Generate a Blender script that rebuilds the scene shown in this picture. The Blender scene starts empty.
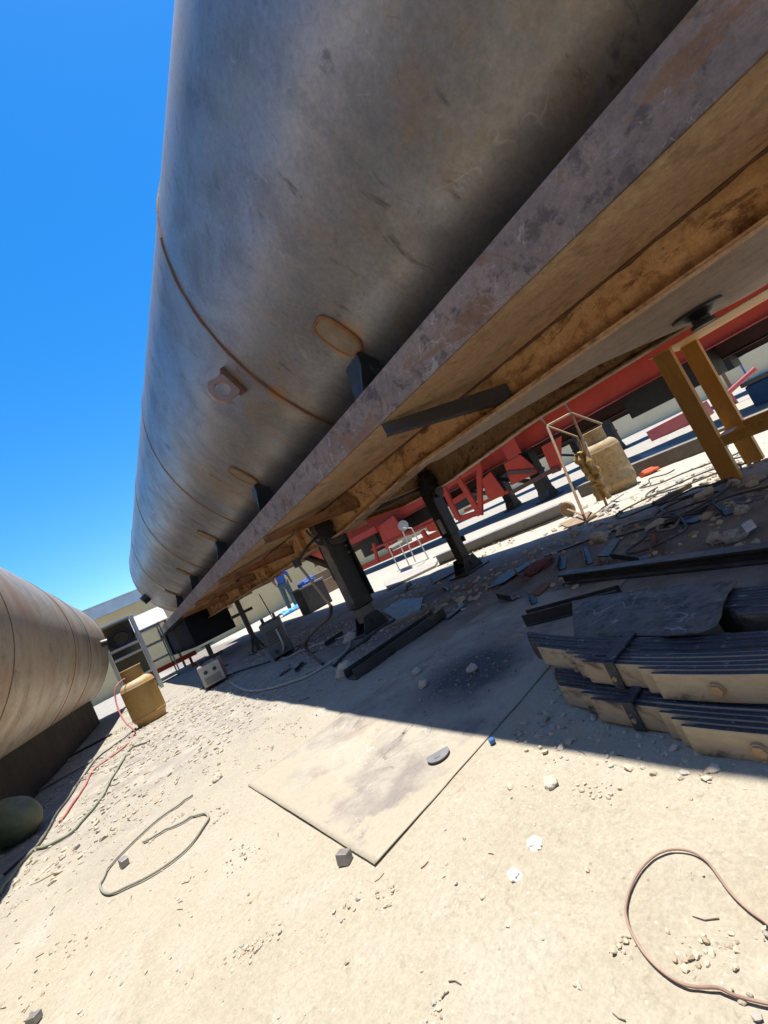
import bpy, bmesh, math, random
from mathutils import Vector, Matrix, noise, Euler
random.seed(7)
scene = bpy.context.scene
COL = scene.collection
PI = math.pi

# ------------------------------------------------------------------ camera
F, H = 425.0, 0.65
RX = Vector((0.741662088693227, -0.3265240657712104, 0.58593462149581))
RY = Vector((-0.5017071510043674, 0.3097661576276965, 0.8076724968820307))
RZ = Vector((-0.4452272238153018, -0.8929876606430861, 0.06592235670019611))
cam_d = bpy.data.cameras.new('camera')
cam = bpy.data.objects.new('camera', cam_d)
COL.objects.link(cam)
cam_d.sensor_fit = 'VERTICAL'
cam_d.sensor_height = 36.0
cam_d.lens = F / 1024 * 36.0
cam_d.clip_start = 0.02
cam_d.clip_end = 2000
m = Matrix((( RX[0], -RX[1], -RX[2], 0), (RY[0], -RY[1], -RY[2], 0), (RZ[0], -RZ[1], -RZ[2], H), (0, 0, 0, 1)))
cam.matrix_world = m
scene.camera = cam


def ray(px, py):
    c = Vector((px - 384, py - 512, F))
    return Vector((RX.dot(c), RY.dot(c), RZ.dot(c)))


def G(px, py, z=0.0):           # where a line of sight meets a level plane
    d = ray(px, py)
    t = (z - H) / d.z
    return Vector((d.x * t, d.y * t, z))


def AX(px, py, x):              # where it meets the plane at that x
    d = ray(px, py)
    t = x / d.x
    return Vector((x, d.y * t, H + d.z * t))


def AY(px, py, y):
    d = ray(px, py)
    t = y / d.y
    return Vector((d.x * t, y, H + d.z * t))


# ------------------------------------------------------------------ mesh builder
class MB:
    def __init__(self):
        self.v, self.f, self.mi = [], [], []

    def add(self, vs, fs, mi=0):
        o = len(self.v)
        self.v += [Vector(p) for p in vs]
        self.f += [tuple(i + o for i in f) for f in fs]
        self.mi += [mi] * len(fs)
        return self

    def box(self, c, s, rot=None, mi=0):
        c = Vector(c)
        hx, hy, hz = s[0] / 2, s[1] / 2, s[2] / 2
        vs = [Vector((x, y, z)) for x in (-hx, hx) for y in (-hy, hy) for z in (-hz, hz)]
        if rot is not None:
            vs = [rot @ p for p in vs]
        return self.add([c + p for p in vs], [(0, 1, 3, 2), (4, 6, 7, 5), (0, 4, 5, 1), (2, 3, 7, 6), (0, 2, 6, 4), (1, 5, 7, 3)], mi)

    def span(self, a, b, mi=0):
        a, b = Vector(a), Vector(b)
        return self.box((a + b) / 2, [abs(b[i] - a[i]) for i in range(3)], None, mi)

    def bar(self, a, b, w, h, up=(0, 0, 1), mi=0):
        a, b, up = Vector(a), Vector(b), Vector(up)
        d = (b - a)
        L = d.length
        d.normalize()
        s = d.cross(up)
        if s.length < 1e-4:
            s = d.cross(Vector((1, 0, 0)))
        s.normalize()
        u = s.cross(d)
        R = Matrix((s, d, u)).transposed()
        return self.box((a + b) / 2, (w, L, h), R, mi)

    def angle(self, a, b, w, t, up=(0, 0, 1), flip=1):       # L section along a-b
        a, b, up = Vector(a), Vector(b), Vector(up)
        d = (b - a).normalized()
        s = d.cross(up).normalized() * flip
        u = up - d * up.dot(d)
        u.normalize()
        self.bar(a + u * (w / 2), b + u * (w / 2), t, w, up)
        self.bar(a + s * (w / 2 + t / 2) + u * (t / 2), b + s * (w / 2 + t / 2) + u * (t / 2), w, t, up)
        return self

    def prism(self, poly, vec, mi=0):
        n = len(poly)
        vec = Vector(vec)
        p0 = [Vector(p) for p in poly]
        vs = p0 + [p + vec for p in p0]
        fs = [tuple(range(n)), tuple(range(2 * n - 1, n - 1, -1))]
        for i in range(n):
            j = (i + 1) % n
            fs.append((i, i + n, j + n, j))
        return self.add(vs, fs, mi)

    def tube(self, pts, r, n=8, mi=0):
        pts = [Vector(p) for p in pts]
        k = len(pts)
        vs, fs = [], []
        t = (pts[1] - pts[0]).normalized()
        ref = Vector((0, 0, 1)) if abs(t.z) < .9 else Vector((1, 0, 0))
        u = t.cross(ref).normalized()
        for i, p in enumerate(pts):
            if 0 < i < k - 1:
                t = (pts[i + 1] - pts[i - 1]).normalized()
            elif i == k - 1:
                t = (pts[-1] - pts[-2]).normalized()
            u = (u - t * u.dot(t)).normalized()
            w = t.cross(u)
            rr = r[i] if isinstance(r, (list, tuple)) else r
            for q in range(n):
                a = 2 * PI * q / n
                vs.append(p + u * math.cos(a) * rr + w * math.sin(a) * rr)
        for i in range(k - 1):
            for q in range(n):
                q2 = (q + 1) % n
                fs.append((i * n + q, i * n + q2, (i + 1) * n + q2, (i + 1) * n + q))
        fs.append(tuple(range(n - 1, -1, -1)))
        fs.append(tuple((k - 1) * n + q for q in range(n)))
        return self.add(vs, fs, mi)

    def lathe(self, prof, c=(0, 0, 0), n=32, rot=None, mi=0):
        c = Vector(c)
        vs, fs = [], []
        for (r, z) in prof:
            for q in range(n):
                a = 2 * PI * q / n
                p = Vector((r * math.cos(a), r * math.sin(a), z))
                vs.append(c + (rot @ p if rot is not None else p))
        for i in range(len(prof) - 1):
            for q in range(n):
                q2 = (q + 1) % n
                fs.append((i * n + q, i * n + q2, (i + 1) * n + q2, (i + 1) * n + q))
        if prof[0][0] > 1e-5:
            fs.append(tuple(range(n - 1, -1, -1)))
        if prof[-1][0] > 1e-5:
            fs.append(tuple((len(prof) - 1) * n + q for q in range(n)))
        return self.add(vs, fs, mi)

    def build(self, name, mat, parent=None, smooth=False, bevel=0.0, local=False, origin=None, seg=2):
        me = bpy.data.meshes.new(name)
        off = Vector((0, 0, 0))
        if not local:
            q = parent
            while q is not None:
                off += q.location
                q = q.parent
        if parent is None:
            if origin is None:
                xs = [p.x for p in self.v]; ys = [p.y for p in self.v]; zs = [p.z for p in self.v]
                origin = Vector(((min(xs) + max(xs)) / 2, (min(ys) + max(ys)) / 2, min(zs)))
            off = Vector(origin)
        me.from_pydata([p - off for p in self.v], [], self.f)
        mats = mat if isinstance(mat, (list, tuple)) else [mat]
        for mm in mats:
            me.materials.append(mm)
        for i, p in enumerate(me.polygons):
            p.material_index = self.mi[i]
        bm = bmesh.new(); bm.from_mesh(me)
        bmesh.ops.remove_doubles(bm, verts=bm.verts, dist=1e-6)
        bmesh.ops.recalc_face_normals(bm, faces=bm.faces)
        bm.to_mesh(me); bm.free()
        if smooth:
            for p in me.polygons:
                p.use_smooth = True
            me.set_sharp_from_angle(angle=math.radians(38))
        o = bpy.data.objects.new(name, me)
        COL.objects.link(o)
        if parent is not None:
            o.parent = parent
        else:
            o.location = off
        if bevel > 0:
            b = o.modifiers.new('edge', 'BEVEL')
            b.width = bevel; b.segments = seg; b.limit_method = 'ANGLE'; b.angle_limit = math.radians(40)
        return o


def tag(o, label, cat, group=None):
    o['label'] = label
    o['category'] = cat
    if group:
        o['group'] = group
    return o


def thing(name, label, cat, loc, rz=0.0, group=None):
    o = bpy.data.objects.new(name, None)
    o.empty_display_size = .1
    COL.objects.link(o)
    o.location = loc
    o.rotation_euler = (0, 0, rz)
    return tag(o, label, cat, group)


def copy_tree(o, parent=None):
    c = o.copy()
    COL.objects.link(c)
    if parent is not None:
        c.parent = parent
    for ch in list(o.children):
        copy_tree(ch, c)
    return c


def structure(o):
    o['kind'] = 'structure'
    return o


def smooth_path(pts, sub=6):
    pts = [Vector(p) for p in pts]
    out = []
    for i in range(len(pts) - 1):
        p0 = pts[max(i - 1, 0)]; p1 = pts[i]; p2 = pts[i + 1]; p3 = pts[min(i + 2, len(pts) - 1)]
        for k in range(sub):
            t = k / sub
            out.append(.5 * ((2 * p1) + (p2 - p0) * t + (2 * p0 - 5 * p1 + 4 * p2 - p3) * t * t + (3 * p1 - p0 - 3 * p2 + p3) * t ** 3))
    out.append(pts[-1])
    return out


# ------------------------------------------------------------------ materials
def nodes_of(name):
    mt = bpy.data.materials.new(name)
    mt.use_nodes = True
    nt = mt.node_tree
    return mt, nt, nt.nodes['Principled BSDF']


def N(nt, typ, **kw):
    n = nt.nodes.new(typ)
    for k, v in kw.items():
        if k in n.inputs:
            n.inputs[k].default_value = v
        else:
            setattr(n, k, v)
    return n


def ramp(nt, fac, stops, interp='LINEAR'):
    r = nt.nodes.new('ShaderNodeValToRGB')
    r.color_ramp.interpolation = interp
    e = r.color_ramp.elements
    while len(e) < len(stops):
        e.new(.5)
    for i, (p, c) in enumerate(stops):
        e[i].position = p
        e[i].color = (c[0], c[1], c[2], 1) if isinstance(c, (tuple, list)) else (c, c, c, 1)
    nt.links.new(fac, r.inputs[0])
    return r


def mix(nt, fac, a, b, blend='MIX'):
    n = nt.nodes.new('ShaderNodeMix')
    n.data_type = 'RGBA'
    n.blend_type = blend
    for s, i in ((fac, 0), (a, 6), (b, 7)):
        if isinstance(s, (int, float)):
            n.inputs[i].default_value = s
        elif isinstance(s, (tuple, list)):
            n.inputs[i].default_value = (s[0], s[1], s[2], 1)
        else:
            nt.links.new(s, n.inputs[i])
    return n.outputs[2]


def math_n(nt, op, a, b=None, clamp=False):
    n = nt.nodes.new('ShaderNodeMath')
    n.operation = op
    n.use_clamp = clamp
    for i, s in enumerate((a, b)):
        if s is None:
            continue
        if isinstance(s, (int, float)):
            n.inputs[i].default_value = s
        else:
            nt.links.new(s, n.inputs[i])
    return n.outputs[0]


def coords(nt, stretch=(1, 1, 1)):
    tc = nt.nodes.new('ShaderNodeTexCoord')
    mp = nt.nodes.new('ShaderNodeMapping')
    mp.inputs['Scale'].default_value = stretch
    nt.links.new(tc.outputs['Object'], mp.inputs['Vector'])
    return mp.outputs[0]


def noise_n(nt, vec, scale, detail=4, rough=.55, dist=0.0):
    n = nt.nodes.new('ShaderNodeTexNoise')
    n.inputs['Scale'].default_value = scale
    n.inputs['Detail'].default_value = detail
    n.inputs['Roughness'].default_value = rough
    n.inputs['Distortion'].default_value = dist
    nt.links.new(vec, n.inputs['Vector'])
    return n.outputs['Fac']


def pm(name, c1, c2, scale=5, rough=.7, metal=0.0, bump=.15, bscale=60, spot=None, samt=.6, sscale=3, stretch=(1, 1, 1), dust=None, spec=.5):
    mt, nt, b = nodes_of(name)
    v = coords(nt, stretch)
    n1 = noise_n(nt, v, scale, 6, .6)
    col = ramp(nt, n1, [(.3, c1), (.7, c2)]).outputs[0]
    fine = noise_n(nt, v, bscale, 5, .7)
    col = mix(nt, .35, col, ramp(nt, fine, [(.3, .45), (.7, 1.0)]).outputs[0], 'MULTIPLY')
    if spot:
        n2 = noise_n(nt, v, sscale, 8, .7, .4)
        f = ramp(nt, n2, [(samt - .05, 0.0), (samt + .05, 1.0)]).outputs[0]
        col = mix(nt, f, col, spot)
    if dust:
        geo = nt.nodes.new('ShaderNodeNewGeometry')
        sx = nt.nodes.new('ShaderNodeSeparateXYZ')
        nt.links.new(geo.outputs['Normal'], sx.inputs[0])
        n3 = noise_n(nt, v, 9, 6, .7)
        f = math_n(nt, 'MULTIPLY', math_n(nt, 'MAXIMUM', sx.outputs[2], 0.0), ramp(nt, n3, [(.35, .15), (.65, 1.0)]).outputs[0])
        col = mix(nt, math_n(nt, 'MULTIPLY', f, .75), col, dust)
    nt.links.new(col, b.inputs['Base Color'])
    rr = ramp(nt, n1, [(.2, max(rough - .12, .05)), (.8, min(rough + .12, 1))]).outputs[0]
    nt.links.new(rr, b.inputs['Roughness'])
    b.inputs['Metallic'].default_value = metal
    b.inputs['Specular IOR Level'].default_value = spec
    if bump:
        bp = nt.nodes.new('ShaderNodeBump')
        bp.inputs['Strength'].default_value = bump
        bp.inputs['Distance'].default_value = .01
        nt.links.new(fine, bp.inputs['Height'])
        nt.links.new(bp.outputs[0], b.inputs['Normal'])
    return mt


SANDY = (.46, .38, .27)
M = {}
M['rust'] = pm('rusty steel', (.20, .085, .035), (.34, .17, .08), 7, .85, .1, .35, 70, (.09, .045, .025), .6, 4)
M['rust_orange'] = pm('orange rust', (.36, .15, .045), (.24, .10, .04), 14, .9, 0, .5, 90, (.10, .05, .03), .62, 8)
M['weld_pale'] = pm('brown weld bead', (.27, .19, .13), (.2, .14, .1), 20, .75, .2, .5, 120)
M['pad'] = pm('dusty doubler plate', (.30, .25, .18), (.24, .17, .10), 14, .8, .2, .4, 60, (.30, .14, .05), .6, 12)
M['weld'] = pm('rusty weld bead', (.11, .06, .04), (.22, .10, .05), 20, .75, .3, .6, 120)
M['beam_tan'] = pm('oxidised beam steel', (.48, .31, .17), (.36, .22, .12), 3, .7, .25, .2, 50, (.13, .075, .045), .62, 2.5, (1, .35, 1))
M['beam_orange'] = pm('rust dusted beam web', (.58, .34, .14), (.44, .23, .085), 5, .85, .05, .3, 60, (.11, .06, .03), .63, 3, (1, .5, 1))
M['plate_tan'] = pm('tan mill scale plate', (.64, .49, .30), (.50, .37, .22), 3, .6, .35, .15, 50, (.18, .13, .10), .6, 4, (1.2, .25, 1))
M['coupler'] = pm('pale oxidised plate', (.55, .38, .25), (.45, .30, .2), 3, .65, .2, .15, 40, (.27, .19, .15), .63, 3, (1, .3, 1))
M['black_paint'] = pm('worn black paint', (.010, .010, .010), (.024, .023, .022), 8, .5, .1, .15, 60, (.12, .09, .06), .66, 6, dust=(.30, .25, .19))
M['black_steel'] = pm('dark bare steel', (.03, .028, .027), (.07, .06, .055), 6, .5, .4, .2, 60, (.14, .08, .05), .64, 5, dust=(.27, .23, .18))
M['dusty_leg'] = pm('dusty grey landing leg', (.24, .21, .17), (.12, .105, .09), 6, .75, .2, .2, 50, (.05, .045, .04), .6, 5)
M['red'] = pm('red primer paint', (.50, .042, .014), (.38, .032, .012), 4, .6, 0, .1, 40, (.22, .05, .03), .68, 5)
M['red_shaded'] = pm('shaded red chassis paint', (.12, .05, .035), (.08, .045, .035), 4, .7, 0, .1, 40)  # second beam's shade put into a browner copy of the red
M['pink'] = pm('faded red paint', (.55, .14, .14), (.45, .1, .1), 4, .6, 0, .1, 40)
M['yellow'] = pm('ochre painted steel', (.62, .33, .07), (.52, .26, .05), 5, .5, 0, .12, 50, (.22, .10, .03), .66, 6, (1, 1, .4))
M['cyl_tan'] = pm('scuffed ochre gas bottle paint', (.50, .30, .09), (.42, .24, .07), 5, .6, 0, .12, 50, (.32, .20, .09), .62, 7, dust=(.55, .48, .38))
M['cyl_rust'] = pm('weathered rusty gas bottle paint', (.48, .34, .17), (.38, .25, .11), 22, .8, 0, .3, 60, (.24, .13, .06), .58, 26, dust=(.55, .48, .36))
M['brass'] = pm('dull brass', (.42, .28, .09), (.3, .2, .07), 12, .4, .8, .1, 50)
M['raw_tube'] = pm('pale rusty tube steel', (.44, .32, .2), (.34, .2, .11), 9, .6, .3, .15, 60)
M['wood'] = pm('weathered timber', (.34, .24, .14), (.24, .16, .1), 5, .85, 0, .3, 50, (.14, .1, .07), .64, 5, (1, 6, 6))
M['wood_dark'] = pm('dark oily timber', (.10, .085, .07), (.16, .13, .1), 5, .85, 0, .3, 50, stretch=(3, 3, 3), dust=(.3, .26, .2))
M['skid'] = pm('shade darkened skid timber', (.03, .022, .016), (.022, .017, .012), 4, .85, 0, .3, 50)  # brown timber darkened to carry the shadow under the tank
M['cloth_tan'] = pm('yellowed rag cloth', (.55, .38, .16), (.42, .27, .1), 12, .95, 0, .4, 70)
M['rubber'] = pm('dusty rubber hose', (.16, .165, .15), (.24, .235, .2), 12, .8, 0, .1, 60, dust=(.4, .35, .27))
M['rubber_black'] = pm('black rubber', (.02, .02, .021), (.05, .048, .045), 10, .7, 0, .1, 60, dust=(.22, .19, .15))
M['rubber_brown'] = pm('dusty brown rubber', (.22, .13, .10), (.32, .2, .15), 10, .8, 0, .1, 60, dust=(.42, .3, .22))
M['hose_red'] = pm('red hose', (.5, .08, .09), (.42, .1, .1), 12, .7, 0, .1, 60, dust=(.5, .3, .25))
M['hose_green'] = pm('grey green hose', (.14, .19, .13), (.2, .23, .17), 12, .7, 0, .1, 60, dust=(.4, .36, .27))
M['cable_white'] = pm('dirty white cable', (.5, .48, .44), (.4, .38, .34), 12, .7, 0, .1, 60)
M['leaf_edge'] = pm('sky tinted black spring paint', (.022, .029, .044), (.055, .066, .085), 26, .36, .1, .4, 90, (.30, .30, .29), .635, 42, (1, 1, 1))  # black paint, the sky's blue reflection put into its base colour
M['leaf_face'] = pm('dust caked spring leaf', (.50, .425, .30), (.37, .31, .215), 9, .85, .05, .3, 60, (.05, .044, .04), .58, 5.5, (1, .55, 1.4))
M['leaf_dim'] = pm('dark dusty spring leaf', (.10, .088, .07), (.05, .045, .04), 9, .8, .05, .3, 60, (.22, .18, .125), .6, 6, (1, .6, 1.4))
M['concrete'] = pm('grey concrete', (.42, .39, .34), (.33, .31, .28), 6, .9, 0, .3, 50)
M['grey_steel'] = pm('grey steel', (.22, .22, .22), (.3, .29, .28), 6, .5, .5, .15, 50, (.18, .12, .08), .64, 6, dust=(.4, .36, .3))
M['galv'] = pm('pale galvanised sheet', (.55, .56, .58), (.46, .47, .49), 3, .45, .5, .08, 40)
M['wall_tan'] = pm('tan rendered wall', (.66, .49, .25), (.58, .42, .21), 1.2, .9, 0, .2, 30, (.46, .38, .26), .66, .7)
M['white_paint'] = pm('off white paint', (.72, .70, .66), (.62, .6, .56), 6, .6, 0, .1, 50)
M['grey_panel'] = pm('grey machine enamel', (.30, .31, .31), (.24, .25, .25), 6, .55, .1, .1, 50, dust=(.42, .37, .3))
M['dark_panel'] = pm('dark grey machine enamel', (.14, .145, .145), (.10, .105, .105), 6, .6, .1, .1, 50)
M['cream_panel'] = pm('cream machine front', (.55, .54, .47), (.47, .46, .4), 6, .6, 0, .1, 50)
M['maroon'] = pm('maroon machine side', (.30, .13, .10), (.24, .1, .08), 6, .6, 0, .1, 50, dust=(.42, .35, .28))
M['green_hull'] = pm('dusty green shell', (.085, .10, .055), (.14, .155, .085), 6, .6, 0, .1, 40, dust=(.27, .26, .17))
M['blue'] = pm('blue plastic', (.03, .12, .32), (.04, .16, .4), 6, .5, 0, .1, 40)
M['tarp'] = pm('blue tarpaulin', (.03, .25, .6), (.04, .32, .7), 6, .5, 0, .3, 20)
M['orange'] = pm('orange glove cloth', (.65, .13, .05), (.5, .09, .04), 12, .9, 0, .3, 60)
M['paper'] = pm('white scrap', (.78, .77, .74), (.7, .69, .66), 10, .9, 0, .2, 60)
M['stone'] = pm('pale limestone', (.56, .50, .40), (.44, .38, .30), 14, .95, 0, .4, 60)
M['skin'] = pm('brown skin', (.24, .12, .07), (.2, .1, .06), 8, .6, 0, .05, 40)
M['shirt'] = pm('blue cotton', (.06, .12, .42), (.08, .15, .5), 10, .95, 0, .2, 60)
M['trousers'] = pm('grey green cotton', (.09, .13, .13), (.13, .17, .15), 10, .95, 0, .2, 60)
M['rag_red'] = pm('dull red cloth', (.16, .05, .04), (.22, .07, .05), 12, .95, 0, .4, 60)
M['disc'] = pm('grey abrasive disc', (.16, .16, .165), (.22, .22, .22), 20, .9, 0, .3, 120)


def squiggles(nt, v, scale, width, thr, dist=1.2, seed=0.0):
    mp = nt.nodes.new('ShaderNodeMapping')
    mp.inputs['Location'].default_value = (seed, seed * 1.7, seed * .4)
    nt.links.new(v, mp.inputs['Vector'])
    n1 = noise_n(nt, mp.outputs[0], scale, 2, .4, dist)
    d = math_n(nt, 'ABSOLUTE', math_n(nt, 'SUBTRACT', n1, .5))
    line = ramp(nt, d, [(width * .4, 1.0), (width, 0.0)]).outputs[0]
    msk = ramp(nt, noise_n(nt, mp.outputs[0], scale * .8 + 1.3, 3, .6), [(thr, 0.0), (thr + .06, 1.0)]).outputs[0]
    return math_n(nt, 'MULTIPLY', line, msk)


def plate_mat(name, base, alt, rust, rust_thr=.55, pale=(.5, .46, .4), rough=.6, metal=.15, stretch=(1, .5, 1), dark=(.06, .05, .045), sc=4.0, scr=.45):
    mt, nt, b = nodes_of(name)
    v = coords(nt, stretch)
    tc = nt.nodes.new('ShaderNodeTexCoord')
    o = tc.outputs['Object']
    n1 = noise_n(nt, v, sc, 9, .68, .6)
    n2 = noise_n(nt, o, sc * 2.3, 10, .72, .3)
    n3 = noise_n(nt, o, 38, 6, .75)
    n4 = noise_n(nt, o, 140, 3, .7)
    col = mix(nt, ramp(nt, n1, [(.40, 0.0), (.60, 1.0)]).outputs[0], base, alt)
    col = mix(nt, ramp(nt, n2, [(.52, 0.0), (.60, .7)]).outputs[0], col, dark)
    col = mix(nt, ramp(nt, noise_n(nt, v, sc * .9, 11, .74, .9), [(rust_thr, 0.0), (rust_thr + .05, .85)]).outputs[0], col, mix(nt, n3, rust, tuple(x * .5 for x in rust)))
    col = mix(nt, math_n(nt, 'MULTIPLY', squiggles(nt, o, 5.0, .012, .52, 1.5, 2.0), scr), col, pale)
    col = mix(nt, math_n(nt, 'MULTIPLY', squiggles(nt, o, 14.0, .02, .56, .8, 7.0), scr), col, pale)
    col = mix(nt, .55, col, ramp(nt, n3, [(.30, .45), (.68, 1.15)]).outputs[0], 'MULTIPLY')
    col = mix(nt, .35, col, ramp(nt, n4, [(.30, .5), (.70, 1.15)]).outputs[0], 'MULTIPLY')
    nt.links.new(col, b.inputs['Base Color'])
    nt.links.new(ramp(nt, n2, [(.3, rough - .12), (.7, min(rough + .2, 1))]).outputs[0], b.inputs['Roughness'])
    b.inputs['Metallic'].default_value = metal
    bp = nt.nodes.new('ShaderNodeBump')
    bp.inputs['Strength'].default_value = .35
    bp.inputs['Distance'].default_value = .008
    nt.links.new(math_n(nt, 'ADD', n3, math_n(nt, 'MULTIPLY', n1, .8)), bp.inputs['Height'])
    nt.links.new(bp.outputs[0], b.inputs['Normal'])
    return mt


M['plate_tan'] = plate_mat('tan mill scale plate', (.78, .53, .31), (.64, .41, .23), (.42, .22, .08), .58, (.7, .6, .45), .65, .1, (1.2, .35, 1), (.46, .30, .17), 3.0, .3)
M['beam_tan'] = plate_mat('oxidised beam steel', (.66, .41, .23), (.52, .31, .16), (.36, .16, .05), .56, (.6, .5, .4), .7, .1, (1, .4, 1), (.16, .09, .05), 4.0, .2)
M['beam_orange'] = plate_mat('rust dusted beam web', (.66, .385, .18), (.52, .285, .12), (.24, .10, .035), .54, (.7, .55, .35), .85, 0, (1, .6, 1), (.30, .14, .05), 5.0, .35)
M['coupler'] = plate_mat('pale oxidised plate', (.72, .49, .33), (.62, .41, .27), (.50, .30, .17), .60, (.8, .7, .6), .65, .05, (1, .3, 1), (.56, .39, .26), 3.5, .25)


def steel_tank_mat(name, seed, tone, dark, brown, rough, pads=(), soil=None, brown2=(.26, .19, .13), seams=None):
    """Bare rolled plate: mill scale patches, cloudy oxide, drawn-out scuffs, rust bleeding from the welded pads."""
    mt, nt, b = nodes_of(name)
    tc = nt.nodes.new('ShaderNodeTexCoord')
    mp = nt.nodes.new('ShaderNodeMapping')
    mp.inputs['Location'].default_value = (seed, seed * .7, 0)
    nt.links.new(tc.outputs['Object'], mp.inputs['Vector'])
    v = mp.outputs[0]
    big = noise_n(nt, v, .9, 6, .6, .3)
    mid = noise_n(nt, v, 3.2, 8, .62, .5)
    col = mix(nt, ramp(nt, big, [(.38, 0.0), (.62, 1.0)]).outputs[0], tone, brown)
    col = mix(nt, ramp(nt, mid, [(.45, 0.0), (.75, .85)]).outputs[0], col, dark)
    # rust bloom in ragged clouds
    rb_ = noise_n(nt, v, 1.5, 12, .74, .8)
    col = mix(nt, ramp(nt, rb_, [(.52, 0.0), (.66, .8)]).outputs[0], col, brown2)
    # dark smears: slanted daubs
    mp2 = nt.nodes.new('ShaderNodeMapping')
    mp2.inputs['Rotation'].default_value = (.5, .3, .4)
    mp2.inputs['Scale'].default_value = (1.6, 5, 2.2)
    nt.links.new(tc.outputs['Object'], mp2.inputs['Vector'])
    sc = noise_n(nt, mp2.outputs[0], 1.6, 10, .66, .5)
    col = mix(nt, ramp(nt, sc, [(.61, 0.0), (.69, .65)]).outputs[0], col, (.045, .043, .046))
    mp3 = nt.nodes.new('ShaderNodeMapping')
    mp3.inputs['Rotation'].default_value = (.2, .9, -.5)
    mp3.inputs['Scale'].default_value = (2, 16, 3)
    nt.links.new(tc.outputs['Object'], mp3.inputs['Vector'])
    s3 = noise_n(nt, mp3.outputs[0], 2.6, 9, .7, .8)
    col = mix(nt, ramp(nt, s3, [(.62, 0.0), (.70, .5)]).outputs[0], col, (.40, .37, .34))
    for (q1, q2, q3, q4, cc) in ((3.0, .004, .58, 1.0, (.05, .047, .05)), (2.2, .0032, .58, 5.0, (.55, .52, .48)), (7.0, .007, .61, 9.0, (.5, .47, .43)), (6.0, .008, .58, 13.0, (.05, .045, .045))):
        col = mix(nt, math_n(nt, 'MULTIPLY', squiggles(nt, tc.outputs['Object'], q1, q2, q3, .9, q4), .3), col, cc)
    if seams:
        sx_ = nt.nodes.new('ShaderNodeSeparateXYZ')
        nt.links.new(tc.outputs['Object'], sx_.inputs[0])
        yy = None
        for y_ in seams:
            d_y = math_n(nt, 'ABSOLUTE', math_n(nt, 'SUBTRACT', sx_.outputs[1], y_))
            yy = d_y if yy is None else math_n(nt, 'MINIMUM', yy, d_y)
        yy = math_n(nt, 'ADD', yy, math_n(nt, 'MULTIPLY', math_n(nt, 'SUBTRACT', mid, .5), .10))
        col = mix(nt, ramp(nt, yy, [(.0, .75), (.022, .55), (.03, .2), (.075, 0.0)]).outputs[0], col, mix(nt, rb_, (.20, .13, .09), (.30, .16, .07)))
    fine = noise_n(nt, v, 45, 6, .75)
    col = mix(nt, .5, col, ramp(nt, fine, [(.3, .45), (.7, 1.15)]).outputs[0], 'MULTIPLY')
    rustf = None
    for (p, r) in pads:
        d = nt.nodes.new('ShaderNodeVectorMath')
        d.operation = 'DISTANCE'
        nt.links.new(tc.outputs['Object'], d.inputs[0])
        d.inputs[1].default_value = p
        nz = math_n(nt, 'MULTIPLY', mid, r * 1.2)
        q = math_n(nt, 'DIVIDE', math_n(nt, 'ADD', d.outputs['Value'], nz), r * 1.6)
        f = math_n(nt, 'SUBTRACT', 1.0, q, True)
        rustf = f if rustf is None else math_n(nt, 'MAXIMUM', rustf, f)
    if rustf is not None:
        col = mix(nt, math_n(nt, 'SUBTRACT', math_n(nt, 'MULTIPLY', rustf, 4.2), math_n(nt, 'MULTIPLY', noise_n(nt, v, 11, 10, .78, .8), 2.1), True), col, mix(nt, fine, (.55, .26, .06), (.22, .09, .035)))
    if soil:
        col = mix(nt, ramp(nt, noise_n(nt, v, 1.6, 7, .6), [(.5, 0.0), (.68, .8)]).outputs[0], col, soil)
    nt.links.new(col, b.inputs['Base Color'])
    b.inputs['Metallic'].default_value = .45
    rr = ramp(nt, mid, [(.25, rough - .08), (.75, rough + .16)]).outputs[0]
    nt.links.new(rr, b.inputs['Roughness'])
    bp = nt.nodes.new('ShaderNodeBump')
    bp.inputs['Strength'].default_value = .12
    bp.inputs['Distance'].default_value = .02
    hsum = math_n(nt, 'ADD', math_n(nt, 'MULTIPLY', noise_n(nt, v, 1.7, 3), 1.2), math_n(nt, 'MULTIPLY', fine, .12))
    nt.links.new(hsum, bp.inputs['Height'])
    nt.links.new(bp.outputs[0], b.inputs['Normal'])
    return mt


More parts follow.
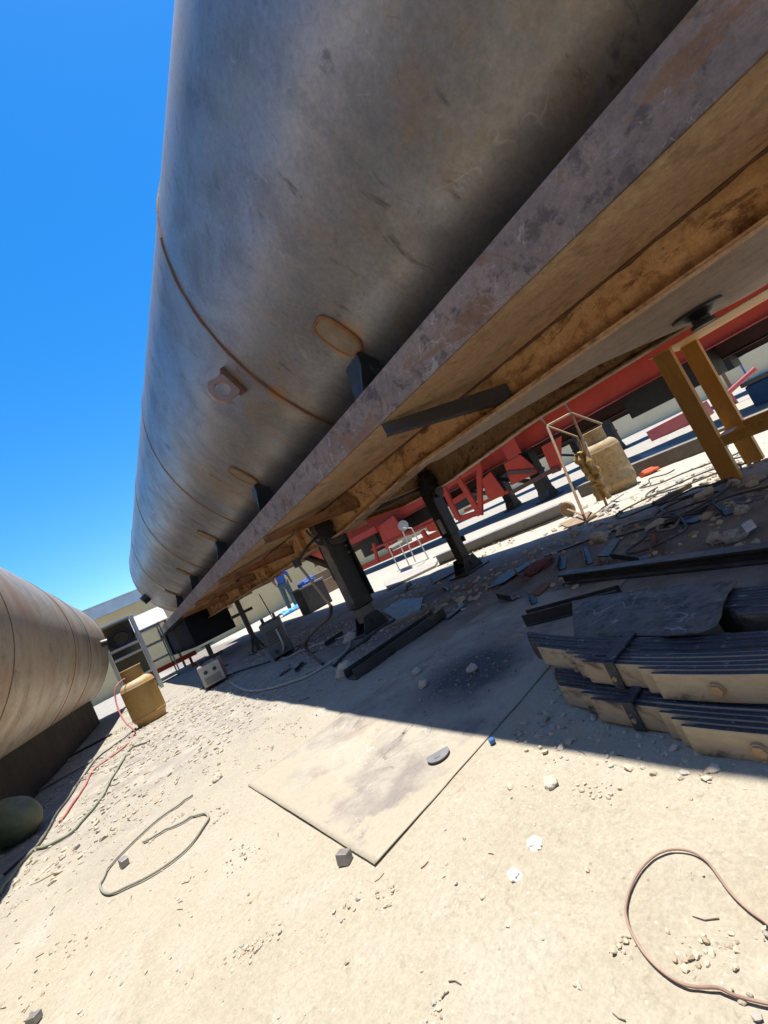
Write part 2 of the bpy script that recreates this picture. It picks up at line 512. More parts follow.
# ground material -----------------------------------------------------------
def ground_mat():
    mt, nt, b = nodes_of('sandy yard ground')
    tc = nt.nodes.new('ShaderNodeTexCoord')
    v = tc.outputs['Object']
    sx = nt.nodes.new('ShaderNodeSeparateXYZ')
    nt.links.new(v, sx.inputs[0])
    big = noise_n(nt, v, .8, 6, .6, .4)
    mid = noise_n(nt, v, 5, 8, .65, .3)
    fine = noise_n(nt, v, 70, 6, .7)
    sand = mix(nt, ramp(nt, big, [(.35, 0.0), (.65, 1.0)]).outputs[0], (.375, .325, .24), (.415, .37, .285))
    sand = mix(nt, ramp(nt, mid, [(.42, 0.0), (.72, .7)]).outputs[0], sand, (.45, .41, .33))
    # trodden darker patches and grey dust
    sand = mix(nt, ramp(nt, noise_n(nt, v, 2.2, 10, .72, .7), [(.53, 0.0), (.64, .65)]).outputs[0], sand, (.41, .35, .26))
    sand = mix(nt, ramp(nt, noise_n(nt, v, 1.4, 9, .7, .9), [(.55, 0.0), (.66, .6)]).outputs[0], sand, (.47, .455, .385))
    sand = mix(nt, math_n(nt, 'MULTIPLY', squiggles(nt, v, 9, .014, .60, 1.2, 3.0), .25), sand, (.26, .22, .165))
    sand = mix(nt, math_n(nt, 'MULTIPLY', squiggles(nt, v, 24, .03, .57, .8, 8.0), .35), sand, (.24, .2, .15))
    # paler crushed stone farther down the lane
    gy = math_n(nt, 'ADD', sx.outputs[1], math_n(nt, 'MULTIPLY', big, 2.4))
    gf = ramp(nt, math_n(nt, 'MULTIPLY', gy, .1), [(.30, 0.0), (.46, 1.0)]).outputs[0]
    stone = mix(nt, ramp(nt, mid, [(.35, 0.0), (.65, 1.0)]).outputs[0], (.42, .385, .32), (.28, .255, .22))
    col = mix(nt, gf, sand, stone)
    # mottled darker brown ground in the lane beneath the trailer
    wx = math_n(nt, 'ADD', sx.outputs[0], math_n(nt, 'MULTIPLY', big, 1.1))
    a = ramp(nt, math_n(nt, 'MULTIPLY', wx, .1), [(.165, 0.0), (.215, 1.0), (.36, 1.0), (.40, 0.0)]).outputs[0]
    dark_lane = mix(nt, ramp(nt, mid, [(.4, 0.0), (.62, 1.0)]).outputs[0], (.17, .135, .115), (.27, .235, .20))
    col = mix(nt, math_n(nt, 'MULTIPLY', a, ramp(nt, noise_n(nt, v, 1.6, 6, .65), [(.3, .35), (.6, 1.0)]).outputs[0]), col, dark_lane)
    # white stone dust on the strip between the trailers
    ww = ramp(nt, math_n(nt, 'MULTIPLY', wx, .1), [(.385, 0.0), (.43, 1.0), (.8, .5), (1.0, .2)]).outputs[0]
    col = mix(nt, math_n(nt, 'MULTIPLY', ww, .8), col, (.47, .435, .365))
    # specks
    vo = nt.nodes.new('ShaderNodeTexVoronoi')
    vo.inputs['Scale'].default_value = 85
    vo.inputs['Randomness'].default_value = 1
    nt.links.new(v, vo.inputs['Vector'])
    sp = ramp(nt, vo.outputs['Distance'], [(.16, 1.0), (.26, 0.0)]).outputs[0]
    spc = nt.nodes.new('ShaderNodeSeparateColor')
    nt.links.new(vo.outputs['Color'], spc.inputs[0])
    pick = ramp(nt, spc.outputs[0], [(.74, 0.0), (.78, 1.0)]).outputs[0]
    col = mix(nt, math_n(nt, 'MULTIPLY', math_n(nt, 'MULTIPLY', sp, pick), .75), col,
              mix(nt, spc.outputs[1], (.66, .6, .5), (.25, .2, .15)))
    col = mix(nt, .5, col, ramp(nt, fine, [(.3, .68), (.68, 1.08)]).outputs[0], 'MULTIPLY')
    col = mix(nt, .35, col, ramp(nt, noise_n(nt, v, 190, 3, .7), [(.3, .55), (.7, 1.15)]).outputs[0], 'MULTIPLY')
    nt.links.new(col, b.inputs['Base Color'])
    b.inputs['Roughness'].default_value = .95
    b.inputs['Specular IOR Level'].default_value = .15
    bp = nt.nodes.new('ShaderNodeBump')
    bp.inputs['Strength'].default_value = .6
    bp.inputs['Distance'].default_value = .02
    hh = math_n(nt, 'ADD', math_n(nt, 'MULTIPLY', mid, .6), math_n(nt, 'MULTIPLY', fine, .28))
    hh = math_n(nt, 'ADD', hh, math_n(nt, 'MULTIPLY', math_n(nt, 'MULTIPLY', sp, pick), .06))
    nt.links.new(hh, bp.inputs['Height'])
    nt.links.new(bp.outputs[0], b.inputs['Normal'])
    return mt


def sheet_mat():
    mt, nt, b = nodes_of('dust covered steel sheet')
    v = coords(nt)
    big = noise_n(nt, v, 2.0, 7, .62, .5)
    mid = noise_n(nt, v, 7, 8, .68, .4)
    fine = noise_n(nt, v, 80, 6, .7)
    col = mix(nt, ramp(nt, mid, [(.4, 0.0), (.62, 1.0)]).outputs[0], (.38, .335, .27), (.24, .21, .18))
    col = mix(nt, ramp(nt, noise_n(nt, v, 3.4, 6, .6), [(.55, 0.0), (.66, .7)]).outputs[0], col, (.34, .22, .14))
    col = mix(nt, ramp(nt, big, [(.46, 0.0), (.60, .9)]).outputs[0], col, (.42, .375, .29))
    col = mix(nt, math_n(nt, 'MULTIPLY', squiggles(nt, v, 4, .008, .5, 1.0, 3.0), .6), col, (.14, .11, .09))
    col = mix(nt, math_n(nt, 'MULTIPLY', squiggles(nt, v, 9, .014, .54, .8, 6.0), .6), col, (.55, .5, .42))
    sxy = nt.nodes.new('ShaderNodeSeparateXYZ'); nt.links.new(v, sxy.inputs[0])
    ed = math_n(nt, 'SUBTRACT', math_n(nt, 'ADD', sxy.outputs[1], .47), math_n(nt, 'MULTIPLY', sxy.outputs[0], .05))
    ed = math_n(nt, 'MINIMUM', ed, math_n(nt, 'ADD', sxy.outputs[0], .66))
    ed = math_n(nt, 'SUBTRACT', ed, math_n(nt, 'MULTIPLY', math_n(nt, 'SUBTRACT', noise_n(nt, v, 4.5, 7, .65), .42), .75))
    col = mix(nt, ramp(nt, ed, [(.0, .95), (.05, 0.0)]).outputs[0], col, (.39, .34, .255))
    # spill of black grinding grit
    d = nt.nodes.new('ShaderNodeVectorMath'); d.operation = 'DISTANCE'
    nt.links.new(v, d.inputs[0]); d.inputs[1].default_value = GRIT
    f = math_n(nt, 'SUBTRACT', 1.0, math_n(nt, 'DIVIDE', math_n(nt, 'ADD', d.outputs['Value'], math_n(nt, 'MULTIPLY', mid, .35)), .5), True)
    col = mix(nt, math_n(nt, 'MULTIPLY', f, 2.6, True), col, mix(nt, fine, (.03, .03, .035), (.14, .135, .13)))
    col = mix(nt, .4, col, ramp(nt, fine, [(.3, .6), (.7, 1.08)]).outputs[0], 'MULTIPLY')
    nt.links.new(col, b.inputs['Base Color'])
    b.inputs['Roughness'].default_value = .7
    b.inputs['Metallic'].default_value = .1
    bp = nt.nodes.new('ShaderNodeBump'); bp.inputs['Strength'].default_value = .25; bp.inputs['Distance'].default_value = .01
    nt.links.new(math_n(nt, 'ADD', mid, math_n(nt, 'MULTIPLY', fine, .4)), bp.inputs['Height'])
    nt.links.new(bp.outputs[0], b.inputs['Normal'])
    return mt


# ------------------------------------------------------------------ world, sun
sun_dir = Vector((.102, .05, 1.0)).normalized()          # towards the sun
elev = math.asin(sun_dir.z)
azi = math.atan2(sun_dir.x, sun_dir.y)
w = bpy.data.worlds.new('World')
scene.world = w
w.use_nodes = True
nt = w.node_tree
bg = nt.nodes['Background']
sky = nt.nodes.new('ShaderNodeTexSky')
sky.sky_type = 'NISHITA'
sky.sun_disc = False
sky.sun_elevation = elev
sky.sun_rotation = azi
sky.air_density = 1.0
sky.dust_density = .1
sky.ozone_density = 4.0
hs = nt.nodes.new('ShaderNodeHueSaturation')
hs.inputs['Saturation'].default_value = 1.36
hs.inputs['Hue'].default_value = .5
nt.links.new(sky.outputs[0], hs.inputs['Color'])
nt.links.new(hs.outputs[0], bg.inputs[0])
bg.inputs[1].default_value = .094
sl = bpy.data.lights.new('sun', 'SUN')
sl.energy = 3.3
sl.angle = math.radians(.5)
sl.color = (1.0, .955, .88)
so = bpy.data.objects.new('sun', sl)
COL.objects.link(so)
so.rotation_euler = sun_dir.to_track_quat('Z', 'Y').to_euler()
so.location = (0, 0, 30)
scene.view_settings.view_transform = 'Standard'
scene.view_settings.look = 'None'
scene.view_settings.exposure = 1.36
scene.view_settings.gamma = 1.0
scene.render.film_transparent = False
scene.cycles.max_bounces = 8
scene.cycles.diffuse_bounces = 5


# ------------------------------------------------------------------ ground
rf = random.Random(44)
FEET = []
for _ in range(34):
    an = rf.gauss(.6, .9)
    FEET.append((rf.uniform(-.9, 1.3), rf.uniform(.25, 3.2), math.cos(an), math.sin(an), rf.uniform(.004, .011)))


def gz(x, y):
    far = math.hypot(x, y)
    k = 1.0
    if .1 < x < 2.6 and .85 < y < 2.3:
        k = .12
    a = noise.noise(Vector((x * .9, y * .9, 3.1))) * .014
    a += noise.noise(Vector((x * 3.3, y * 3.3, 7.7))) * .008
    a += noise.noise(Vector((x * 11, y * 11, 1.7))) * .0035
    a += abs(noise.noise(Vector((x * 6, y * 2.4, 5.0)))) * .006
    for (fx, fy, ca, sa, dp) in FEET:
        dx, dy = x - fx, y - fy
        u, w_ = dx * ca + dy * sa, -dx * sa + dy * ca
        q = (u / .145) ** 2 + (w_ / .052) ** 2
        if q < 2.4:
            a -= dp * max(0, 1 - q ** 1.6) - dp * .45 * math.exp(-((q - 1.35) / .28) ** 2)
    return a * k - .003 if far < 40 else -.003


def axis(lo, hi, a, b, step, grow=1.22):
    pts = []
    t = a
    while t <= b + 1e-6:
        pts.append(t); t += step
    s = step; t = pts[-1]
    while t < hi:
        s *= grow; t += s; pts.append(t)
    s = step; t = a
    while t > lo:
        s *= grow; t -= s; pts.insert(0, t)
    return pts


xs = axis(-420, 420, -1.2, 2.3, .016)
ys = axis(-420, 420, -.1, 3.6, .017)
g = MB()
nx, ny = len(xs), len(ys)
g.v = [Vector((x, y, gz(x, y))) for y in ys for x in xs]
g.f = [(j * nx + i, j * nx + i + 1, (j + 1) * nx + i + 1, (j + 1) * nx + i) for j in range(ny - 1) for i in range(nx - 1)]
g.mi = [0] * len(g.f)
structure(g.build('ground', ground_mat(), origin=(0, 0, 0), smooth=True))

ICO = None
def ico():
    global ICO
    if ICO is None:
        bm = bmesh.new()
        bmesh.ops.create_icosphere(bm, subdivisions=1, radius=1)
        ICO = ([v.co.copy() for v in bm.verts], [tuple(v.index for v in f.verts) for f in bm.faces])
        bm.free()
    return ICO


def add_pebble(mb, p, r, rng, mi=0):
    vs, fs = ico()
    sx, sy, sz = rng.uniform(.7, 1.3), rng.uniform(.6, 1.1), rng.uniform(.4, .8)
    R = Euler((rng.uniform(-.4, .4), rng.uniform(-.4, .4), rng.uniform(0, 6.28))).to_matrix()
    out = []
    for q in vs:
        k = rng.uniform(.72, 1.18)
        out.append(Vector(p) + R @ Vector((q.x * r * sx * k, q.y * r * sy * k, q.z * r * sz * k)))
    mb.add(out, fs, mi)


rng = random.Random(3)
gr = MB()
def scatter(n, xr, yr, rmin, rmax, powr=3.0, keep=None, z=0.0):
    for _ in range(n):
        x, y = rng.uniform(*xr), rng.uniform(*yr)
        if keep and not keep(x, y):
            continue
        r = rmin + (rmax - rmin) * rng.random() ** powr
        mi = rng.choice((0, 0, 0, 0, 1, 2))
        add_pebble(gr, (x, y, gz(x, y) + r * .18 + z), r, rng, mi)
clump = lambda s, t, sd: (lambda x, y: noise.noise(Vector((x * s, y * s, sd))) > t)
off_sheet = lambda x, y: not (.22 < x < 1.95 and 1.02 < y < 2.1)
scatter(2600, (-1.0, 1.4), (.25, 3.2), .0012, .0065, 3.5, lambda x, y: off_sheet(x, y) and noise.noise(Vector((x * 2, y * 2, 1))) > -.25)
scatter(70, (-1.0, 1.4), (.3, 3.2), .005, .013, 3, off_sheet)
scatter(11000, (-1.2, 2.3), (2.6, 7.5), .003, .02, 4, lambda x, y: off_sheet(x, y) and noise.noise(Vector((x * 1.3, y * 1.3, 2))) > -.18)
scatter(2400, (1.9, 4.6), (.3, 4.5), .004, .035, 3.5, clump(1.1, -.15, 4))
scatter(420, (.72, 1.3), (.25, 1.0), .003, .013, 2.2)
for _ in range(95):
    cx_, cy_ = rng.uniform(-.8, 1.15), rng.uniform(.3, 3.0)
    if not off_sheet(cx_, cy_):
        continue
    sx_, sy_, an_ = rng.uniform(.01, .05), rng.uniform(.005, .02), rng.uniform(0, 3.1)
    for _k in range(rng.randint(10, 46)):
        u_, v_ = rng.gauss(0, sx_), rng.gauss(0, sy_)
        x, y = cx_ + u_ * math.cos(an_) - v_ * math.sin(an_), cy_ + u_ * math.sin(an_) + v_ * math.cos(an_)
        r = .0012 + .0055 * rng.random() ** 2.6
        add_pebble(gr, (x, y, gz(x, y) + r * .35), r, rng, rng.choice((0, 0, 0, 0, 1, 2)))
scatter(1500, (2.6, 5.5), (.3, 6), .003, .02, 3.5, clump(1.4, .0, 9))
for i in range(260):                                     # grit lying on the sheet
    x, y = rng.gauss(1.12, .2), rng.gauss(1.5, .17)
    if .4 < x < 1.9 and 1.1 < y < 2.0:
        add_pebble(gr, (x, y, .004), .002 + .006 * rng.random() ** 3, rng, rng.choice((1, 2, 2)))
st1 = pm('gravel pale', (.56, .49, .38), (.48, .40, .29), 14, .95, 0, .3, 60)
st2 = pm('gravel grey', (.42, .38, .32), (.34, .31, .27), 14, .95, 0, .3, 60)
st3 = pm('gravel brown', (.36, .28, .19), (.42, .34, .24), 14, .95, 0, .3, 60)
go = gr.build('gravel', [st1, st2, st3], origin=(0, 0, 0), smooth=True)
go['kind'] = 'stuff'
go['label'] = 'loose pale and grey gravel scattered over the sandy yard'


lt = MB()
rng = random.Random(21)
for i in range(260):
    near = i < 150
    x, y = (rng.uniform(-.9, 1.3), rng.uniform(.25, 3.0)) if near else (rng.uniform(-.8, 2.6), rng.uniform(2.5, 7))
    if not off_sheet(x, y):
        continue
    L = rng.uniform(.004, .018) * (1 if near else 4)
    a = rng.gauss(1.9, .7)
    q = Vector((math.cos(a), math.sin(a), 0)) * L
    p0 = Vector((x, y, gz(x, y) + .0015))
    bend = Vector((-q.y, q.x, 0)) * rng.uniform(-.25, .25)
    lt.tube([p0 - q, p0 + bend, p0 + q * rng.uniform(.7, 1)], rng.uniform(.0005, .0013) * (1 if near else 2.5), 5, rng.choice((0, 0, 1)))
lo = lt.build('debris', [pm('dry twig and wire litter', (.16, .11, .07), (.1, .075, .06), 20, .9, 0, .1, 50), pm('pale straw litter', (.42, .34, .22), (.34, .27, .17), 20, .9, 0, .1, 50)], origin=(0, 0, 0), smooth=True)
lo['kind'] = 'stuff'
lo['label'] = 'thin twigs, wire ends and straw littered over the sand'


def rough_lump(name, p, r, label, cat, mat, sc=(1, 1, .7), seed=1, group=None):
    rg = random.Random(seed)
    bm = bmesh.new()
    bmesh.ops.create_icosphere(bm, subdivisions=3, radius=1)
    for v_ in bm.verts:
        q = v_.co.copy()
        k = 1 + .35 * noise.noise(q * 1.3 + Vector((seed * 3.1, 0, 0))) + .16 * noise.noise(q * 3.1 + Vector((seed, 2, 0)))
        v_.co = Vector((q.x * r * sc[0] * k, q.y * r * sc[1] * k, (q.z * .9 + .45) * r * sc[2] * k))
    me = bpy.data.meshes.new(name)
    bm.to_mesh(me); bm.free()
    me.materials.append(mat)
    o = bpy.data.objects.new(name, me)
    COL.objects.link(o)
    o.location = p
    o.rotation_euler = (0, 0, rg.uniform(0, 6))
    return tag(o, label, cat, group)


# ------------------------------------------------------------------ tank trailer
TX, TZ, TR = 2.42, 2.61, 1.40
YA, YB = -5.2, 12.44
SEAMS = (-2.6, -.15, 2.24, 4.58, 7.0, 9.75, 12.3)
root = thing('tank_trailer', 'long bare steel tank on a rusty trailer frame, propped on landing legs overhead', 'tank trailer', (TX, 4.0, 0))


def on_tank(y, deg, r=TR):
    a = math.radians(deg)
    return Vector((TX + r * math.cos(a), y, TZ + r * math.sin(a)))


pads = [(1.57, -138.5), (3.47, -140), (5.4, -139.5), (7.7, -140), (9.9, -140), (-.6, -139)]
pad_local = [(tuple(on_tank(y, a) - root.location), .24 if i == 0 else .17) for i, (y, a) in enumerate(pads[:4])]
pad_local.append((tuple(on_tank(2.24, -143) - root.location), .13))
pad_local.append((tuple(on_tank(2.40, -154) - root.location), .11))
M['tank'] = steel_tank_mat('bare rolled tank plate', 2.3, (.25, .255, .275), (.14, .135, .135), (.33, .27, .205), .40, pad_local, None, (.29, .21, .135), [y_ - 4.0 for y_ in SEAMS])
RY90 = Matrix.Rotation(-PI / 2, 3, 'X')                   # lathe axis z -> +y
prof = [(TR, YA), (TR, YB)]
for k in range(1, 15):
    a = k / 14 * PI / 2
    prof.append((TR * math.cos(a) ** .8 if k < 14 else 0.0, YB + .95 * math.sin(a)))
prof2 = [(0.0 if k == 14 else TR * math.cos(k / 14 * PI / 2) ** .8, YA - .95 * math.sin(k / 14 * PI / 2)) for k in range(14, 0, -1)]
prof = prof2 + prof
tk = MB().lathe(prof, (TX, 0, TZ), 144, RY90)
shell = tk.build('tank_shell', M['tank'], root, smooth=True)
for y in SEAMS:
    pts = [on_tank(y + .003 * math.sin(i * 2.1), i * 3, TR + .001) for i in range(121)]
    MB().tube(pts, [(.010 if y == 2.24 else .0055) + .002 * math.sin(i * 1.7) for i in range(121)], 6).build('weld_seam', M['weld'] if y == 2.24 else M['weld_pale'], shell, smooth=True)
for i, (y, a) in enumerate(pads):
    b = MB()
    # rounded doubler plate laid on the barrel
    n = 26
    outl = []
    for k in range(n):
        t = 2 * PI * k / n
        u = math.copysign(abs(math.sin(t)) ** .55, math.sin(t)) * .062
        s = math.copysign(abs(math.cos(t)) ** .8, math.cos(t)) * 4.8
        outl.append((u, s))
    vs = [on_tank(y + u, a + s, TR + .012) for u, s in outl] + [on_tank(y + u, a + s, TR - .01) for u, s in outl] + [on_tank(y, a, TR + .014)]
    fs = [(k, (k + 1) % n, 2 * n) for k in range(n)] + [(k, k + n, (k + 1) % n + n, (k + 1) % n) for k in range(n)]
    b.add(vs, fs)
    pd = b.build('doubler_pad', M['pad'], root, smooth=True)
    loop = [on_tank(y + u * 1.08, a + s * 1.05, TR + .008) for u, s in outl]
    MB().tube(loop + [loop[0], loop[1]], .0095, 6).build('weld_bead', M['rust_orange'], pd, smooth=True)
    # black gusset from the pad down to the side rail
    c0, c1 = on_tank(y, a + 5, TR + .012), on_tank(y, a + 9, TR + .012)
    q = MB()
    q.prism([c0 + Vector((0, -.006, 0)), c1 + Vector((0.02, -.006, 0)), (1.50, y - .006, 1.33), (1.33, y - .006, 1.33), c0 + Vector((-.03, -.006, -.07)), c0 + Vector((-.025, -.006, -.01))], (0, .014, 0))
    q.prism([c0 + Vector((.0, .009, -.004)), c0 + Vector((.0, .16, -.004)), (1.40, y + .16, 1.33), (1.40, y + .009, 1.33)], (.008, 0, .003))
    q.build('saddle_gusset', M['black_paint'], root, bevel=.002)
# lifting lug by the first seam
lc = on_tank(2.42, -154.5)
er = Vector((math.cos(math.radians(-154.5)), 0, math.sin(math.radians(-154.5))))
et = Vector((-er.z, 0, er.x))
lg = MB()
def ring_plate(mb, c, e1, e2, nrm, ro, ri, th, base):
    n = 40
    outer, inner = [], []
    for k in range(n):
        t = 2 * PI * k / n
        d = Vector((math.cos(t), math.sin(t)))
        # squared, clipped-corner plate towards its root, rounded at the tip
        rr = ro
        if d.x < 0:
            rr = min(base / max(abs(d.x), 1e-3), ro / max(abs(d.y), 1e-3), ro * 1.35)
        else:
            rr = min(ro * 1.12 / max(abs(d.x), .1), ro * 1.06 / max(abs(d.y), .1), ro * 1.12)
        outer.append(c + e1 * d.x * rr + e2 * d.y * rr)
        inner.append(c + e1 * d.x * ri + e2 * d.y * ri)
    vs = []
    for s in (-th / 2, th / 2):
        vs += [p + nrm * s for p in outer] + [p + nrm * s for p in inner]
    fs = []
    for k in range(n):
        j = (k + 1) % n
        fs += [(k, j, n + j, n + k), (2 * n + k, 3 * n + k, 3 * n + j, 2 * n + j), (k, 2 * n + k, 2 * n + j, j), (n + k, n + j, 3 * n + j, 3 * n + k)]
    mb.add(vs, fs)
ring_plate(lg, lc + er * .11, er, et, Vector((0, 1, 0)), .080, .046, .024, .12)
lug = lg.build('lifting_lug', pm('pinkish oxidised lug plate', (.50, .33, .27), (.40, .26, .21), 12, .6, .2, .2, 60), root, bevel=.003)
q = MB()
vs = []
for s in (0.0, .030):
    for (dy, da) in ((-.035, -4), (.03, -3.4), (.04, 3.6), (-.03, 4.2)):
        vs.append(on_tank(2.42 + dy, -154.5 + da, TR + s))
q.add(vs, [(0, 1, 2, 3), (7, 6, 5, 4), (0, 4, 5, 1), (1, 5, 6, 2), (2, 6, 7, 3), (3, 7, 4, 0)])
q.build('lug_pad', M['weld'], lug, bevel=.003)
# second small boss near the far end
e = on_tank(12.0, -157)
d_ = Vector((math.cos(math.radians(-157)), 0, math.sin(math.radians(-157))))
MB().tube([e - d_ * .02, e + d_ * .14], .11, 16).build('drain_boss', M['black_paint'], root, smooth=True)

# frame
RY0, RY1 = -5.0, 15.0
M['rail'] = plate_mat('grey brown mill scale rail', (.33, .245, .19), (.23, .175, .145), (.36, .19, .09), .55, (.5, .47, .44), .62, .1, (1, .5, 1), (.085, .072, .07), 4.5, .5)
for sgn in (1, -1):
    X = lambda x: TX + (x - TX) * sgn
    b = MB()
    b.span((X(1.27), RY0, 1.15), (X(1.284), RY1, 1.325))
    b.span((X(1.285), RY0, 1.313), (X(1.37), RY1, 1.325))
    rail = b.build('side_rail', M['rail'], root, bevel=.002)
    b = MB()
    b.span((X(1.2845), RY0 + .003, 1.152), (X(1.795), RY1 - .003, 1.162))
    b.build('skirt_plate', M['plate_tan'], root, bevel=.002)
    # plate joint bead and long fillet weld
    MB().tube([(X(1.788), RY0 + i * .05, 1.148 + .002 * math.sin(i * 1.3)) for i in range(int((RY1 - RY0) / .05))], [.008 + .003 * math.sin(i * 2.3) for i in range(int((RY1 - RY0) / .05))], 6).build('fillet_weld', M['weld'], root, smooth=True)
    # main beam: web follows the step of the gooseneck
    low = [(RY0, .975), (1.9, .975), (3.0, .885), (RY1, .895)] if sgn > 0 else [(RY0, .975), (1.9, .975), (3.0, .90), (3.7, .92), (4.9, 1.07), (RY1, 1.08)]
    b = MB()
    poly = [(X(1.80), y, z + .012) for y, z in low] + [(X(1.80), RY1, 1.334), (X(1.80), RY0, 1.334)]
    b.prism(poly, (.014 * sgn, 0, 0))
    b.build('beam_web', M['beam_orange'], root)
    b = MB()
    for (y0, z0), (y1, z1) in zip(low[:-1], low[1:]):
        b.prism([(X(1.735), y0, z0), (X(1.735), y1, z1), (X(1.735), y1, z1 + .012), (X(1.735), y0, z0 + .012)], (.145 * sgn, 0, 0))
    b.span((X(1.73), RY0, 1.335), (X(1.82), RY1, 1.345))
    b.build('beam_flange', M['beam_tan'], root)
    # stiffeners on the web
    for y in (-1.6, 3.9, 5.2, 6.6, 8.0, 9.3):
        b = MB()
        b.span((X(1.738), y, .988 if y < 2 else .91 if sgn > 0 else 1.085), (X(1.799), y + .01, 1.15))
        b.build('web_stiffener', M['beam_orange'], root)
# outrigger brackets, near side: measured from the rail to the web
for i, (y0, y1) in enumerate(((1.47, 1.14), (3.47, 2.72), (5.5, 4.25), (7.5, 5.8), (9.2, 7.6))):
    a = Vector((1.275, y0, 1.142)); c = Vector((1.79, y1, 1.035))
    b = MB()
    d = (c - a).normalized()
    b.prism([a + Vector((0, 0, .004)), a + Vector((0, 0, -.045)), c + Vector((0, 0, -.045)), c + Vector((0, 0, .03))], d.cross(Vector((0, 0, 1))).normalized() * .012)
    b.bar(a + Vector((0, .0, -.05)), c + Vector((0, 0, -.05)), .06, .008)
    b.build('outrigger_bracket', M['rust'] if i else M['black_steel'], root, bevel=.002)
for y in (0.1, 2.9, 5.4, 7.9, 10.2):
    b = MB()
    b.span((TX + .62, y, 1.03), (TX + 1.12, y + .012, 1.15))
    b.build('outrigger_bracket', M['rust'], root)
    b = MB()
    b.span((1.816, y + .3, 1.0), (3.024, y + .312, 1.19))
    b.span((1.816, y + .25, .992), (3.024, y + .36, 1.0))
    b.build('cross_member', M['beam_orange'], root)
# coupler plate with kingpin
zc = .962
poly = [(1.73, -3.0), (3.115, -3.0), (3.115, .50), (2.95, .66), (2.46, .83), (2.22, .93), (2.05, 1.30), (1.905, 1.86), (1.73, 1.86)]
b = MB().prism([(x, y, zc) for x, y in poly], (0, 0, .012))
cp = b.build('coupler_plate', M['coupler'], root)
kp = MB().lathe([(.10, .9615), (.10, .95), (.07, .946), (.05, .93), (.036, .92), (.036, .905), (.05, .90), (.05, .885)], (2.46, .56, 0), 28)
kp.build('kingpin', M['black_steel'], cp, smooth=True)
# landing legs
for (lx, ly, lead) in ((1.80, 3.42, True), (3.01, 3.27, False)):
    hs_ = .088 if lead else .072
    b = MB()
    b.span((lx - hs_, ly - hs_, .24 if lead else .42), (lx + hs_, ly + hs_, 1.12))
    leg = b.build('landing_leg', M['black_paint'], root, bevel=.012)
    b = MB()
    b.span((lx - hs_ + .018, ly - hs_ + .018, .10), (lx + hs_ - .018, ly + hs_ - .018, .239 if lead else .419))
    b.build('inner_leg', M['dusty_leg'] if lead else M['black_steel'], leg, bevel=.01)
    b = MB()
    for s in (-1, 1):
        b.prism([(lx - .14, ly + s * .075, .018), (lx + .14, ly + s * .075, .018), (lx + .075, ly + s * .075, .16), (lx - .075, ly + s * .075, .16)], (0, .01 * s, 0))
    b.box((lx, ly, .009), (.34, .30, .018))
    b.tube([(lx, ly - .1, .09), (lx, ly + .1, .09)], .022, 12)
    b.build('foot', M['black_paint'], leg, bevel=.002)
    b = MB()
    s = -1 if lead else 1
    b.span((lx - .11, ly - .13, .82 if lead else .9), (lx + (.11 if lead else .08), ly - hs_ - .001, 1.12))
    b.tube([(lx - .10, ly - .116, 1.0), (lx - .10, ly - .2, 1.0)], .085, 22)
    b.tube([(lx - .03, ly - .116, .88), (lx - .03, ly - .17, .88)], .06, 20)
    b.tube([(lx - .03, ly - .116, 1.05), (lx - .03, ly - .15, 1.05)], .04, 16)
    for k in range(8):
        t = k * PI / 4
        b.tube([(lx - .10 + .066 * math.cos(t), ly - .2, 1.0 + .066 * math.sin(t)), (lx - .10 + .066 * math.cos(t), ly - .212, 1.0 + .066 * math.sin(t))], .009, 6)
    b.build('gearbox', M['black_steel'], leg, smooth=True)
    if lead:
        b = MB()
        b.span((lx + hs_ + .001, ly - .14, .30), (lx + hs_ + .012, ly + .10, 1.12))
        b.span((lx - hs_, ly + hs_ + .001, .55), (lx + hs_, ly + hs_ + .012, 1.12))
        b.build('mounting_plate', M['black_paint'], leg, bevel=.003)
        for k in range(6):
            zq = .72 + k * .065
            MB().tube([(lx + hs_ - .016, ly - hs_ - .001, zq), (lx + hs_ - .016, ly - hs_ - .012, zq)], .012, 6).build('bolt', M['grey_steel'], leg)
        b = MB()
        b.span((lx - hs_ - .0065, ly - .075, .26), (lx - hs_ - .0005, ly + .05, .86))
        b.build('side_strip', M['dusty_leg'], leg)
        b = MB()
        for (dy, r_) in ((-.05, .04), (.02, .03), (-.11, .035)):
            b.tube([(lx - hs_ - .0008, ly + dy, .95 + r_), (lx - .15, ly + dy, .95 + r_)], r_, 14)
        b.tube(smooth_path([(lx - .14, ly - .1, .92), (lx - .17, ly - .02, 1.0), (lx - .14, ly + .05, 1.06), (lx - .12, ly + .02, .9), (lx - .13, ly - .1, .86)], 5), .009, 6)
        b.build('gear_linkage', M['grey_steel'], leg, smooth=True)
    b = MB()
    if lead:
      b.bar((lx + .126, ly, .45), (lx + .126, ly + 1.0, .95), .05, .05)
    b.span((lx + .081, ly - .06, .3), (lx + .1, ly + .06, .36))
    b.build('leg_brace', M['black_steel'], leg)
    # worn dusty strip on the outer face
    b = MB()
    b.span((lx - hs_ - .0025, ly - .03, .46), (lx - hs_ - .0003, ly + .03, .62))
    b.build('data_plate', M['galv'], leg)
b = MB()
b.tube([(1.82, 3.4, .98), (3.05, 3.2, .98)], .022, 10)
b.build('cross_shaft', M['black_steel'], root, smooth=True)
cr = MB()
k = 1.24
p = [AX(297, 563, k), AX(331, 606, k)]
cr.tube([Vector((1.70, 3.28, .98)), Vector((1.45, 3.15, .9)), p[0]], .013, 8)
cr.tube([p[0] - Vector((0, 0, -.03)), p[0] + Vector((0, 0, -.03))], .03, 12)
ch = cr.build('crank_shaft', M['black_steel'], root, smooth=True)
